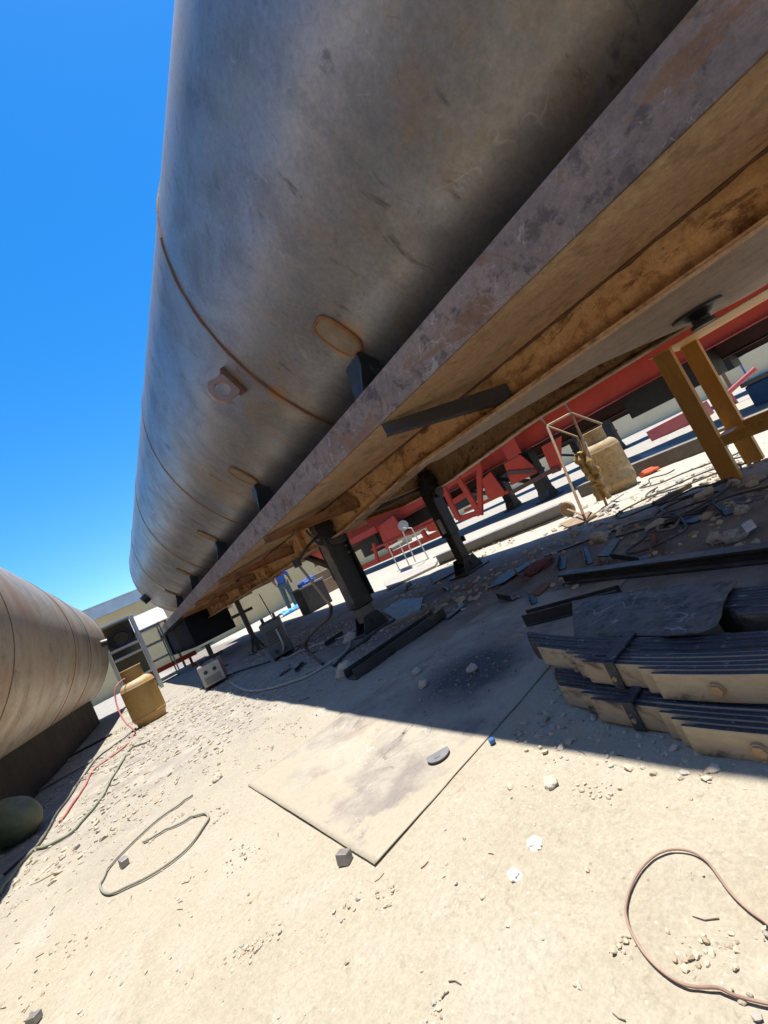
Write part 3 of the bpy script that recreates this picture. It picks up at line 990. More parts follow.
MB().tube([p[0], p[1]], .011, 8).build('crank_rod', M['raw_tube'], ch, smooth=True)
MB().tube(smooth_path([p[1], AX(329, 617, k), AX(318, 627, k), AX(307, 639, k), AX(306, 647, k), AX(312, 655, k), G(323, 664, .02)]), .014, 8).build('crank_grip', M['rubber_black'], ch, smooth=True)
# things standing behind the near leg
b = MB(); p = G(364, 593)
b.box((p.x, p.y, .25), (.34, .03, .5), Euler((.0, .08, .3)).to_matrix())
tag(b.build('dark_plate', M['black_steel'], None, bevel=.003), 'dark steel plate standing upright behind the near landing leg', 'steel plate')
b = MB(); p = G(322, 607)
bn = thing('dark_bin', 'dark open bin with blue cloth on it, behind the crank handle', 'bin', (p.x, p.y, 0))
b.span((p.x - .3, p.y, .0), (p.x + .3, p.y + .5, .55))
b.build('box', M['black_steel'], bn, bevel=.015)
b = MB(); b.span((p.x - .33, p.y - .03, .552), (p.x + .33, p.y + .53, .60)); b.build('rim', M['grey_steel'], bn, bevel=.01)
rough_lump('blue_cloth', Vector((p.x, p.y + .2, .60)), .2, 'crumpled blue cloth lying on the dark bin', 'cloth', M['shirt'], (1.1, .8, .5), 61)
# wheel box / guard at the far end
b = MB()
b.span((1.31, 9.55, .47), (2.15, 9.58, 1.15))
b.span((1.31, 9.58, 1.10), (2.15, 14.6, 1.148))
b.span((1.31, 14.6, .47), (2.15, 14.63, 1.148))
b.span((2.12, 9.58, .47), (2.15, 14.6, 1.10))
b.span((1.31, 9.58, .47), (2.12, 14.6, .50))
b.span((1.42, 9.58, .50), (1.44, 14.6, 1.10))
b.span((1.31, 9.58, .50), (1.35, 9.64, 1.10))
b.build('tool_locker', pm('dark blue black locker steel', (.012, .013, .018), (.02, .021, .025), 3, .85, .0, .1, 40, spec=.06), root, bevel=.008)
b = MB()
b.span((1.27, 15.003, 1.0), (3.57, 15.02, 1.32))
b.build('rear_cross_member', M['beam_tan'], root)

# props under the rear of the trailer
def prop_stand(p, top, label):
    x, y = p
    b = MB()
    b.bar((x, y, .02), (x, y, top - .012), .07, .07)
    b.box((x, y, .01), (.3, .3, .02))
    b.box((x, y, top - .006), (.2, .2, .012))
    b.bar((x - .1, y, .02), (x, y, .3), .04, .012, (0, 1, 0))
    b.bar((x + .1, y, .02), (x, y, .3), .04, .012, (0, 1, 0))
    b.bar((x - .18, y, top - .22), (x + .18, y, top - .22), .05, .05)
    return tag(b.build('prop_stand', M['black_steel'], None, bevel=.003), label, 'prop stand', 'black prop stands under the tank trailer')
prop_stand((1.80, 7.25), .89, 'black steel post propping the trailer beam behind the grey welding machine')
prop_stand((1.24, 7.9), .46, 'short black post below the dark locker, right of the cream welding machine')

# ------------------------------------------------------------------ the other tank, on the left
yaw = math.radians(-4.2)
t2 = thing('storage_tank', 'brown streaked steel tank lying low on the ground at left', 'storage tank', (0, 0, 0), yaw)
C2X, C2Z, R2, E2 = -2.06, 1.53, 1.28, 11.0
M['tank2'] = steel_tank_mat('weathered tank plate', 9.1, (.60, .53, .43), (.38, .33, .27), (.62, .49, .35), .5, (), (.46, .28, .16))
prof = [(0, -6.2)] + [(R2 * math.sin(k / 10 * PI / 2), -5.3 - .9 * math.cos(k / 10 * PI / 2)) for k in range(1, 10)] + [(R2, -5.3), (R2, E2)]
for k in range(1, 15):
    a = k / 14 * PI / 2
    prof.append((0 if k == 14 else R2 * math.cos(a) ** .85, E2 + .75 * math.sin(a)))
sh2 = MB().lathe(prof, (C2X, 0, C2Z), 120, RY90).build('tank_shell', M['tank2'], t2, smooth=True, local=True)
for y in (.6, 2.9, 4.2, 6.9, 8.3, 10.98):
    pts = [Vector((C2X + (R2 + .001) * math.cos(math.radians(i * 4)), y, C2Z + (R2 + .001) * math.sin(math.radians(i * 4)))) for i in range(91)]
    MB().tube(pts, .0055, 6).build('weld_seam', M['weld'] if y > 8 else M['weld_pale'], sh2, smooth=True, local=True)
e = Vector((math.cos(math.radians(-9)), 0, math.sin(math.radians(-9))))
bb = MB().tube([Vector((C2X, 9.9, C2Z)) + e * (R2 - .02), Vector((C2X, 9.9, C2Z)) + e * (R2 + .1)], .07, 14)
bb.build('pipe_stub', M['black_steel'], t2, smooth=True, local=True)
Rz = Matrix.Rotation(yaw, 3, 'Z')
for i, dx in enumerate((.62, -.62)):
    zt = C2Z - math.sqrt(R2 ** 2 - (abs(dx) - .10) ** 2)
    zb = C2Z - math.sqrt(R2 ** 2 - (abs(dx) + .10) ** 2)
    s_ = 1 if dx > 0 else -1
    b = MB()
    b.prism([(C2X + dx - .10 * s_, -4.6, 0), (C2X + dx + .10 * s_, -4.6, 0), (C2X + dx + .10 * s_, -4.6, zb - .003), (C2X + dx - .10 * s_, -4.6, zt - .003)], (0, 15.0, 0))
    b.v = [Rz @ p for p in b.v]
    tag(b.build('skid_beam', M['skid'], None), ('dark brown skid beam under the low left tank, on its visible side', 'dark brown skid beam under the hidden side of the low left tank')[i], 'skid beam', 'skid beams under the low tank')

# ------------------------------------------------------------------ gas bottles
def gas_bottle(loc, r, hb, tilt, mat, label, rz=0):
    t = thing('gas_cylinder', label, 'gas cylinder', loc, rz, 'gas cylinders in the yard')
    pr = [(r * .82, 0), (r * .86, .03), (r * .86, .05), (r * .9, .05), (r * .97, .075), (r, .11), (r, hb * .17), (r * 1.012, hb * .175), (r * 1.012, hb * .19), (r, hb * .195), (r, hb * .8), (r * 1.012, hb * .805), (r * 1.012, hb * .82), (r, hb * .825)]
    for k in range(1, 9):
        a = k / 8 * PI / 2
        pr.append((r * (.28 + .72 * math.cos(a)), hb * .825 + (hb * .175) * math.sin(a)))
    MB().lathe(pr, (0, 0, 0), 48).build('body', mat, t, smooth=True, local=True)
    b = MB()
    n = 30
    rc = r * .58
    span_ = 1.7 * PI
    vs, fs = [], []
    for k in range(n + 1):
        a = span_ * k / n + .4
        for (rr, z) in ((rc, hb - .01), (rc * 1.0, hb + .13), (rc - .006, hb + .13), (rc - .006, hb - .01)):
            vs.append((rr * math.cos(a), rr * math.sin(a), z))
    for k in range(n):
        for q in range(4):
            q2 = (q + 1) % 4
            fs.append((k * 4 + q, k * 4 + q2, (k + 1) * 4 + q2, (k + 1) * 4 + q))
    fs += [(0, 1, 2, 3), (n * 4 + 3, n * 4 + 2, n * 4 + 1, n * 4)]
    b.add(vs, fs)
    a = [span_ * k / n + .4 for k in range(n + 1)]
    b.tube([(rc * math.cos(x), rc * math.sin(x), hb + .13) for x in a], .008, 6)
    b.build('collar', mat, t, smooth=True, local=True)
    b = MB()
    b.tube([(0, 0, hb - .005), (0, 0, hb + .06)], .02, 12)
    b.tube([(0, 0, hb + .04), (0, 0, hb + .08)], [.013, .013], 10)
    b.lathe([(.012, hb + .08), (.032, hb + .082), (.032, hb + .1), (.012, hb + .102)], (0, 0, 0), 12)
    b.tube([(0, 0, hb + .04), (-.07, -.03, hb + .045)], .011, 10)
    b.build('valve', M['brass'], t, smooth=True, local=True)
    t.rotation_euler = (tilt[0], tilt[1], rz)
    return t
gas_bottle((.115, 6.2, 0), .185, .54, (.0, -.0, 0), M['cyl_tan'], 'ochre gas cylinder with a red hose standing alone on the sunlit sand', 2.6)
gas_bottle((4.88, 2.43, 0), .185, .61, (0, 0, 0), M['cyl_rust'], 'rust speckled gas cylinder standing beside the hand cart', .8)

# hand cart next to it
ct = thing('hand_cart', 'rusty tube bottle cart with one small wheel visible and looped top handle', 'hand cart', (4.15, 2.45, 0))
A0, A1 = Vector((4.10, 2.62, .1)), Vector((4.12, 2.26, .06))
b = MB()
La, Lb = AY(546, 426, 2.55), AY(572, 414, 2.28)
Fa, Fb = G(586, 521, .02), G(607, 506, .02)
Lb = AX(571, 413, 4.25); La = AX(547, 426, 4.05)
b.tube([Fa, La], .013, 8); b.tube([Fb, AX(581, 440, 4.05)], .013, 8)
b.tube([AX(540, 418, 4.05), La, Lb, AX(563, 403, 4.25)], .013, 8)
Ra, Rb = AX(577, 437, 4.05), AX(602, 424, 4.3)
b.tube([La, Ra, AX(584, 456, 4.05)], .012, 8); b.tube([Lb, Rb], .012, 8)
b.tube([Lb, AX(600, 480, 4.35)], .013, 8)
b.build('frame', M['raw_tube'], ct, smooth=True)
b = MB()
b.prism([Fa, Fb, Fb + Vector((.36, -.02, 0)), Fa + Vector((.36, .02, 0))], (0, 0, .008))
b.build('toe_plate', M['raw_tube'], ct)
wc = G(571, 516, 0) + Vector((0, 0, .085))
ax_ = (Fa - Fb).normalized()
ax_.z = 0
Rw = ax_.to_track_quat('Z', 'Y').to_matrix()
wh = MB().lathe([(.0, -.02), (.03, -.025), (.03, -.02), (.06, -.016), (.062, -.024), (.085, -.02), (.09, 0), (.085, .02), (.062, .024), (.06, .016), (.03, .02), (.0, .025)], wc, 26, Rw)
wh.build('wheel', M['wood'], ct, smooth=True)
b = MB(); b.tube([wc, Fa + Vector((0, 0, .06))], .01, 8)
b.build('axle', M['raw_tube'], ct, smooth=True)
# rags hung on the cart
b = MB()
rg = random.Random(5)
top = AX(580, 452, 3.98)
for k in range(5):
    pts = []
    for i in range(7):
        z = top.z - i / 6 * (.42 + .1 * rg.random())
        pts.append(Vector((top.x + rg.uniform(-.02, .02), top.y + (k - 2) * .022 + rg.uniform(-.02, .02), z)))
    b.tube(smooth_path(pts, 3), [.024 + .012 * math.sin(i * 1.7 + k) for i in range(19)], 8)
tag(b.build('rag', M['cloth_tan'], None, smooth=True), 'yellowed rag hanging from the frame of the bottle cart', 'rag')
b = MB()
b.prism([G(560, 525, .006), G(590, 512, .006), G(597, 516, .006), G(572, 530, .006)], (0, 0, .015))
tag(b.build('wood_scrap', M['wood'], None), 'thin orange brown wood scrap lying in front of the bottle cart wheel', 'scrap')

# ------------------------------------------------------------------ ochre trestle under the coupler plate
tr = thing('steel_trestle', 'ochre painted steel trestle of channel posts propping the coupler plate', 'trestle', (3.6, 1.0, 0))
def post(x, y, z1, w=.105):
    b = MB()
    b.span((x - .004, y - w / 2, .0), (x + .004, y + w / 2, z1))
    b.span((x + .005, y - w / 2, .0), (x + .055, y - w / 2 + .008, z1))
    b.span((x + .005, y + w / 2 - .008, .0), (x + .055, y + w / 2, z1))
    return b
post(3.37, 1.035, .955).build('leg', M['yellow'], tr, bevel=.002)
post(3.81, 1.0, .955).build('leg', M['yellow'], tr, bevel=.002)
post(3.37, -.3, .955).build('leg', M['yellow'], tr, bevel=.002)
post(3.81, -.3, .955).build('leg', M['yellow'], tr, bevel=.002)
b = MB()
b.span((3.43, .985, .275), (3.80, 1.09, .283))
b.build('shelf_plate', M['coupler'], tr)
b = MB()
b.span((3.378, -.3, .23), (3.42, .98, .238)); b.span((3.378, -.3, .239), (3.386, .98, .30))
b.build('rail', M['yellow'], tr, bevel=.002)
b = MB()
b.span((3.82, -.3, .23), (3.87, .98, .238)); b.span((3.82, -.3, .239), (3.828, .98, .30))
b.build('rail', M['yellow'], tr, bevel=.002)
b = MB()
b.span((3.30, -.36, .956), (3.90, 1.09, .9615))
b.build('top_plate', M['yellow'], tr)

# ------------------------------------------------------------------ leaf springs
def spring_pack(label, cy, xface, z0, ends, back_end, camber, nl=10, t=.017, hgt=.064, dust=True):
    """Leaves stand on edge: shortest nearest the viewer, the longest at the back, bowed towards the short side."""
    root = thing('leaf_spring', label, 'leaf spring', (xface + .08, cy, z0), 0, 'leaf spring packs lying on the sand')
    for i in range(nl):
        L = ends[i] - cy
        b = MB()
        n = 22
        vs, fs, mi = [], [], []
        jz = .0009 * math.sin(i * 2.7 + cy * 9)
        ins = .0014
        for k in range(n + 1):
            s = -L + 2 * L * k / n
            xo = xface + i * t + camber * s * s
            ta = 1.0
            if abs(s) > L - .03 and i < nl - 1:
                ta = .55
            for (dx, dz) in ((ins, 0), (ins, hgt), (t - ins if ta == 1 else t * .6, hgt), (t - ins if ta == 1 else t * .6, 0)):
                vs.append((xo + dx, cy + s, z0 + dz + jz + (.002 if dz == 0 else 0)))
        for k in range(n):
            for q in range(4):
                q2 = (q + 1) % 4
                fs.append((k * 4 + q, k * 4 + q2, (k + 1) * 4 + q2, (k + 1) * 4 + q))
                mi.append(1 if q == 0 else 0)
        fs += [(0, 1, 2, 3), (n * 4 + 3, n * 4 + 2, n * 4 + 1, n * 4)]
        mi += [1, 1]
        o = len(b.v)
        b.v += [Vector(p) for p in vs]; b.f += fs; b.mi += mi
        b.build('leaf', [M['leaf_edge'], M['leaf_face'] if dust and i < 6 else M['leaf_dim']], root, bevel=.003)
    # centre bolt head
    b = MB()
    x0 = xface
    b.tube([(x0 + .004, cy, z0 + hgt * .5), (x0 - .005, cy, z0 + hgt * .5)], .014, 18)
    b.tube([(x0 - .0051, cy, z0 + hgt * .5), (x0 - .009, cy, z0 + hgt * .5)], .0115, 6)
    b.build('centre_bolt', M['raw_tube'], root)
    # rebound clip
    s = ends[2] - cy + .01
    if back_end > 0:
        y = cy + back_end
        i0 = sum(1 for q in ends if q < y + .02)
        xa = xface + i0 * t + camber * back_end ** 2 - .007
        xb = xface + nl * t + camber * back_end ** 2 + .002
        b = MB()
        b.span((xa, y - .013, z0 - .0), (xa + .006, y + .013, z0 + hgt + .008))
        b.span((xa + .0062, y - .013, z0 + hgt + .004), (xb, y + .013, z0 + hgt + .010))
        b.span((xb + .0002, y - .013, z0 + .0), (xb + .006, y + .013, z0 + hgt + .009))
        b.build('rebound_clip', [M['leaf_edge']], root, bevel=.0015)
        b = MB().tube([(xa + .001, y, z0 + hgt * .45), (xa - .006, y, z0 + hgt * .45)], .006, 10)
        b.build('clip_rivet', M['raw_tube'], root)
    return root
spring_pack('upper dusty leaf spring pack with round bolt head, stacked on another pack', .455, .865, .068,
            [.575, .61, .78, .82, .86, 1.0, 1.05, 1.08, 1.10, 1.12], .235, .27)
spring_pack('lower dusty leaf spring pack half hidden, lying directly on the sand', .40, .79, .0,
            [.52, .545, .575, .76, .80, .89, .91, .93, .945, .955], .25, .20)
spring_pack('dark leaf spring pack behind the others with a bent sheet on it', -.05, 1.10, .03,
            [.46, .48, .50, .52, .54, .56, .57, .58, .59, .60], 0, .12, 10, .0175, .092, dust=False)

# bent dark sheet lying over the springs
def bent_sheet():
    right = [(737, 580), (727, 592), (722, 604), (720, 615), (714, 625), (700, 631), (668, 634)]
    n, mm = 30, 6
    b = MB()
    vs, fs = [], []
    for j in range(mm + 1):
        v_ = j / mm
        l = (572 + 2 * v_, 601 + 36 * v_)
        r = right[j]
        for i in range(n + 1):
            u = i / n
            z = .10 + .040 * u + .010 * math.sin(u * 4) + .004 * noise.noise(Vector((u * 5, v_ * 5, 0)))
            z += .018 * max(0, (u - .8) / .2) ** 2 * v_
            vs.append(G(l[0] + (r[0] - l[0]) * u, l[1] + (r[1] - l[1]) * u - 3 * math.sin(u * PI) * (1 - v_), z))
    for j in range(mm):
        for i in range(n):
            fs.append((j * (n + 1) + i, j * (n + 1) + i + 1, (j + 1) * (n + 1) + i + 1, (j + 1) * (n + 1) + i))
    b.add(vs, fs)
    mt = plate_mat('scuffed dark sheet steel', (.11, .105, .10), (.19, .175, .155), (.26, .22, .16), .55, (.5, .48, .44), .5, .2, (1, 1, 1), (.04, .04, .042), 9.0, .7)
    o = b.build('bent_sheet', mt, None, smooth=True)
    s = o.modifiers.new('thick', 'SOLIDIFY'); s.thickness = .006
    return tag(o, 'scuffed dark steel sheet with a rounded corner, lying over the leaf springs', 'steel sheet')
bent_sheet()

# ------------------------------------------------------------------ bars and scrap under the trailer
def bar_thing(name, a, c, w, hh, mat, label, cat='steel bar', kind='box'):
    b = MB()
    a, c = Vector(a), Vector(c)
    if kind == 'box':
        b.bar(a + Vector((0, 0, hh / 2)), c + Vector((0, 0, hh / 2)), w, hh)
    elif kind == 'angle':
        b.angle(a, c, w, .008)
    elif kind == 'channel':
        d = (c - a).normalized()
        s = d.cross(Vector((0, 0, 1))).normalized() * (w / 2 - .004)
        b.bar(a + Vector((0, 0, .004)), c + Vector((0, 0, .004)), w, .008)
        for q in (-1, 1):
            b.bar(a + s * q + Vector((0, 0, .0085 + hh / 2)), c + s * q + Vector((0, 0, .0085 + hh / 2)), .008, hh)
    elif kind == 'ibeam':
        b.bar(a + Vector((0, 0, .006)), c + Vector((0, 0, .006)), w, .012)
        b.bar(a + Vector((0, 0, hh - .006)), c + Vector((0, 0, hh - .006)), w, .012)
        b.bar(a + Vector((0, 0, hh / 2)), c + Vector((0, 0, hh / 2)), .01, hh - .0245)
    return tag(b.build(name, mat, None, bevel=.0015), label, cat)
bar_thing('angle_bar', G(566, 583), G(768, 561) + (G(768, 561) - G(566, 583)) * .7, .06, .06, M['black_steel'], 'long dark angle bar lying behind the bent sheet', 'steel bar', 'ibeam')
bar_thing('channel_offcut', G(529, 624), G(529, 624) + Vector((.12, -.42, 0)), .07, .05, M['black_steel'], 'short dark channel offcut poking out left of the bent sheet', 'steel offcut', 'channel')
bar_thing('channel_beam', G(352, 680), G(441, 617), .14, .055, M['black_steel'], 'black channel lying on its back beside the near landing leg foot', 'steel channel', 'channel')
bar_thing('grey_beam', G(440, 565), G(566, 515), .16, .15, M['grey_steel'], 'grey I-beam lying behind the far landing leg in the sun', 'steel beam', 'ibeam')
bar_thing('dark_beam', Vector((5.62, 3.3, 0)), Vector((5.45, .9, 0)), .2, .16, M['wood_dark'], 'thick dark beam lying behind the rust speckled gas cylinder', 'beam')
bar_thing('flat_bar', G(545, 557), G(640, 521), .05, .012, M['black_steel'], 'thin dark flat bar at the edge of the sunlit strip', 'steel bar')
bar_thing('plank', G(380, 632), G(450, 600), .10, .018, M['wood'], 'brown weathered plank lying right of the near landing leg', 'plank')
bar_thing('plank', G(655, 506), G(690, 487), .05, .03, M['wood_dark'], 'dark square bar lying right of the gas cylinder near the trestle', 'bar')
ra_, rb_ = AY(146, 677, 13.0), AY(196, 652, 13.0)
b = MB(); b.bar(ra_, rb_, .12, .12)
for t_ in (.15, .85):
    q_ = ra_.lerp(rb_, t_)
    b.span((q_.x - .05, q_.y - .2, 0), (q_.x + .05, q_.y + .2, .05)); b.span((q_.x - .03, q_.y - .03, .05), (q_.x + .03, q_.y + .03, q_.z - .05))
tag(b.build('red_beam', M['red'], None), 'low red painted beam on feet beyond the dark locker', 'beam')
bar_thing('pink_beam', AX(655, 442, 11), AX(712, 414, 11), .3, .3, M['pink'], 'faded red slab lying on the ground beyond the trestle', 'slab')
# flat plates
def plate(name, pix, z, th, mat, label, cat):
    b = MB().prism([G(x, y, z) for x, y in pix], (0, 0, th))
    return tag(b.build(name, mat, None, bevel=.001), label, cat)
plate('scrap_plate', [(383, 612), (400, 600), (424, 598), (420, 612), (398, 621)], .005, .008, M['black_steel'], 'ragged dark steel plate lying behind the channel', 'scrap plate')
plate('scrap_plate', [(488, 590), (500, 577), (520, 568), (534, 560), (530, 566), (505, 583)], .005, .01, M['black_steel'], 'long torn dark strip lying before the far landing leg', 'scrap plate')
plate('scrap_plate', [(430, 575), (470, 556), (474, 562), (434, 584)], .005, .012, M['wood_dark'], 'flat dark board lying at the far landing leg foot', 'board')
plate('cardboard', [(640, 455), (690, 440), (700, 452), (648, 470)], .004, .006, M['grey_steel'], 'dark flat sheet lying beyond the gas cylinder', 'sheet')
plate('concrete_slab', [(384, 583), (438, 562), (436, 567), (388, 590)], .004, .03, M['concrete'], 'pale flat board in the sun before the white stool', 'board')
plate('white_tile', [(742, 527), (752, 521), (757, 527), (747, 533)], .03, .01, M['white_paint'], 'pale tile scrap lying on rubble right of the cables', 'scrap')

rg = random.Random(77)
for (px, py, l, w_, an, kd) in ((470, 585, .3, .06, .3, 0), (505, 600, .22, .04, 1.1, 1), (455, 612, .26, .035, .1, 0), (520, 578, .35, .05, .8, 1), (560, 565, .3, .04, .5, 1), (585, 556, .5, .03, .55, 1),
                                (610, 548, .4, .045, .2, 0), (395, 640, .18, .05, .9, 0), (335, 640, .25, .04, .2, 1), (312, 652, .2, .05, 1.3, 0), (410, 588, .3, .07, .7, 1), (540, 590, .2, .05, .1, 0),
                                (625, 560, .3, .03, .9, 1), (655, 548, .35, .04, .3, 1), (372, 622, .3, .03, .25, 1), (415, 607, .35, .045, .6, 0), (445, 590, .25, .03, 1.0, 1), (500, 583, .3, .05, .2, 0), (530, 600, .22, .03, .7, 1), (300, 668, .2, .03, .8, 1), (285, 672, .15, .04, .1, 0), (600, 570, .3, .04, .4, 1), (650, 560, .25, .05, .9, 0), (690, 520, .3, .05, 1.0, 0), (720, 512, .25, .04, .4, 1), (745, 500, .3, .05, .7, 0)):
    p = G(px, py)
    d = Vector((math.cos(an), math.sin(an), 0)) * l / 2
    b = MB()
    if kd:
        b.angle(p - d, p + d, w_, .005)
    else:
        n_ = Vector((-d.y, d.x, 0)).normalized() * w_
        b.prism([p - d - n_, p + d * .7 - n_ * .8, p + d + n_ * .5, p - d * .6 + n_ * 1.1], (0, 0, .006))
    tag(b.build('steel_offcut', M['black_steel'] if rg.random() < .7 else M['rust'], None, bevel=.001), 'small dark steel offcut lying in the rubble under the trailer', 'steel offcut', 'steel offcuts strewn under the trailer')
for i in range(26):
    px, py = rg.uniform(560, 768), rg.uniform(478, 545)
    rough_lump('rubble_lump', G(px, py), rg.uniform(.015, .05), 'grey rubble chunk lying among the cables under the trailer', 'rubble', M['stone'] if rg.random() < .5 else M['concrete'], (1.2, .9, .7), 100 + i, 'rubble chunks among the cables')

# steel sheet on the sand
GRIT = None
SC = Vector((.95, 1.55, 0))
GRIT = (1.12 - SC.x, 1.47 - SC.y, .01)
b = MB()
n = 84
A, B_, C_, D_ = Vector((.245, 2.07, 0)), Vector((.29, 1.045, 0)), Vector((1.95, 1.13, 0)), Vector((1.9, 2.0, 0))
vs, fs = [], []
for i in range(n + 1):
    for j in range(n + 1):
        p = A.lerp(D_, i / n).lerp(B_.lerp(C_, i / n), j / n)
        u = i / n
        e_ = min(j / n, 1 - j / n)
        p.z = gz(p.x, p.y) + .0005 + .009 * max(0, 1 - u * 7) * (.3 + .7 * math.sin(j / n * 3)) + .0016 * noise.noise(Vector((p.x * 5, p.y * 5, 0))) + .0010 + .0026 * max(0, 1 - e_ * 9)
        vs.append(p)
for i in range(n):
    for j in range(n):
        fs.append((i * (n + 1) + j, (i + 1) * (n + 1) + j, (i + 1) * (n + 1) + j + 1, i * (n + 1) + j + 1))
b.add(vs, fs)
sh = b.build('steel_sheet', sheet_mat(), None, smooth=True, origin=SC)
sm = sh.modifiers.new('thick', 'SOLIDIFY'); sm.thickness = .0018; sm.offset = 1
tag(sh, 'large dusty steel sheet lying flat on the sand, half in shade', 'steel sheet')
# cutting disc, cap, block, cube, scraps
b = MB()
dc = G(437, 753, .012)
n = 30
arc = [Vector((dc.x + .038 * math.cos(PI * k / n * 1.25 + 2.2), dc.y + .038 * math.sin(PI * k / n * 1.25 + 2.2), .005)) for k in range(n + 1)]
b.prism(arc, (0, 0, .004))
b.lathe([(.011, .0092), (.011, .0105), (.005, .0105)], (dc.x - .008, dc.y - .006, 0), 16)
tag(b.build('cutting_disc', M['disc'], None), 'broken grey cutting disc lying on the steel sheet', 'cutting disc')
p = G(491, 739, .012)
tag(MB().lathe([(.009, .002), (.0095, .011), (.008, .013), (0, .013)], (p.x, p.y, 0), 18).build('bottle_cap', M['blue'], None, smooth=True), 'small blue bottle cap at the edge of the steel sheet', 'bottle cap')
p = G(346, 861)
b = MB().box((p.x, p.y, .010), (.026, .032, .026), Euler((.1, .2, .6)).to_matrix())
tag(b.build('steel_block', M['grey_steel'], None, bevel=.002), 'small grey steel block beside the near corner of the sheet', 'steel block')
p = G(125, 865)
b = MB().box((p.x, p.y, .010), (.026, .034, .03), Euler((.15, .1, .3)).to_matrix())
tag(b.build('steel_block', M['grey_steel'], None, bevel=.002), 'small grey steel cube lying inside the hose loop', 'steel block')
p = G(35, 1021)
b = MB().box((p.x, p.y, .006), (.022, .026, .018), Euler((.0, .1, .9)).to_matrix())
tag(b.build('steel_block', M['grey_steel'], None, bevel=.002), 'dark grey block in the bottom left corner of the sand', 'steel block')
for (px, py, r, lab, mt, sd) in ((515, 877, .014, 'flat bright white scrap lying alone on the sand', M['paper'], 3), (536, 845, .016, 'pale triangular chip above the bright white scrap', M['paper'], 4),
                              (551, 784, .018, 'pale rounded stone just outside the shadow edge', M['stone'], 5)):
    rough_lump('chip' if sd < 5 else 'stone', G(px, py, 0), r, lab, 'chip' if sd < 5 else 'stone', mt, (1.1, .9, .55), sd)
for (px, py, r, lab, sd) in ((347, 676, .07, 'grey rubble lump at the near end of the black channel', 11), (352, 641, .07, 'tall pale lump leaning behind the black channel', 12),
                             (417, 673, .025, 'left one of three pale stones on the shaded steel sheet', 13), (424, 686, .025, 'stone at the dark grit patch, nearest the black channel', 14),
                             (473, 671, .025, 'round pale stone on the grit covered part of the sheet', 15), (128, 755, .02, 'small brown stone beside the red hoses', 16),
                             (218, 780, .025, 'brown stone lying right of the hose loop', 17)):
    rough_lump('stone', G(px, py, 0), r, lab, 'stone', M['stone'], (1, .9, .8), sd)
for (px, py, r, lab, sd) in ((540, 268 + 270, .0, '', 0), (600, 540, .07, 'pale plastic bag lump among the tangled cables', 21), (706, 452 + 45, .06, 'grey rubble lump below the trestle foot', 22)):
    if r:
        rough_lump('rubble_lump', G(px, py), r, lab, 'rubble', M['stone'], (1.2, .8, .6), sd)
# gloves
b = MB()
gp = G(650, 474, 0)
for k, (dx, dy, l, an) in enumerate(((0, 0, .11, .2), (.02, .03, .1, .6), (-.01, -.03, .1, -.2), (.03, -.05, .09, -.6), (-.05, .05, .07, 1.6))):
    a = gp + Vector((dx, dy, .03))
    d = Vector((math.sin(an), -math.cos(an), 0))
    b.tube([a - d * .03, a + d * l * .5, a + d * l], [.035, .022, .014], 8)
b.lathe([(0, 0), (.07, .01), (.085, .035), (.06, .065), (0, .07)], gp, 14)
tag(b.build('work_glove', M['orange'], None, smooth=True), 'crumpled orange work glove lying right of the rusty gas cylinder', 'glove')
rough_lump('rag_heap', G(540, 530 + 38, 0), .10, 'dull red cloth heap lying in the shade of the trailer', 'cloth', M['rag_red'], (1.6, .8, .35), 31)

# ------------------------------------------------------------------ cables and hoses
def hose(name, pix, r, mat, label, cat, z=None, sub=6):
    pts = []
    for q in pix:
        pts.append(Vector(q) if len(q) > 2 else G(q[0], q[1], 0))
    pts = smooth_path(pts, sub)
    pts = [Vector((p.x, p.y, p.z + r * .8 + (gz(p.x, p.y) + .004 if p.z < .01 else 0))) for p in pts]
    return tag(MB().tube(pts, r, 8).build(name, mat, None, smooth=True), label, cat)
Z = lambda L, ox, oy, s: [(ox + x / s, oy + y / s) for x, y in L]
hose('hose_loop', Z([(545, 80), (400, 180), (270, 290), (160, 400), (105, 490), (108, 535), (150, 548), (250, 515), (350, 465), (450, 400), (540, 320), (600, 230), (620, 190), (600, 165), (540, 180), (460, 220), (380, 265), (330, 295), (305, 305)], 80, 780, 4.8),
     .0042, M['rubber'], 'grey rubber hose lying in an open loop on the sunlit sand', 'hose')
hose('strap_loop', Z([(840, 400), (768, 335), (700, 270), (650, 210), (610, 190), (560, 195), (520, 220), (495, 265), (492, 315), (510, 365), (545, 410), (600, 450), (660, 468), (710, 485), (768, 500), (850, 512)], 380, 760, 1.979),
     .0019, M['rubber_brown'], 'brown cable curving across the sand in the bottom right corner', 'cable')
hose('gas_hose', [(.06, 6.14, .585), (-.07, 6.02, .55), (-.13, 5.95, .40), (-.13, 5.8, .2), (-.08, 5.65, .05), (134, 737), (124, 748), (108, 760), (95, 770), (84, 788), (72, 806), (60, 822)], .0075, M['hose_red'], 'red gas hose running from the ochre gas cylinder along the shadow edge', 'hose')
hose('gas_hose', [(136, 729), (120, 742), (100, 757), (85, 775), (70, 797), (55, 818), (42, 842), (25, 858), (5, 876)], .0075, M['rubber_black'], 'dark hose twisted beside the red gas hose', 'hose')
hose('green_hose', [(150, 742), (132, 748), (122, 763), (112, 778), (100, 800), (88, 815), (70, 835), (50, 846), (32, 853), (10, 880), (-20, 915)], .008, M['hose_green'], 'grey green hose looping over the sand left of the hose loop', 'hose')
hose('white_cable', [(230, 683), (243, 690), (262, 690), (290, 684), (312, 676), (335, 662), (348, 652), (352, 640)], .010, M['cable_white'], 'dirty white cable snaking over gravel towards the near landing leg', 'cable')
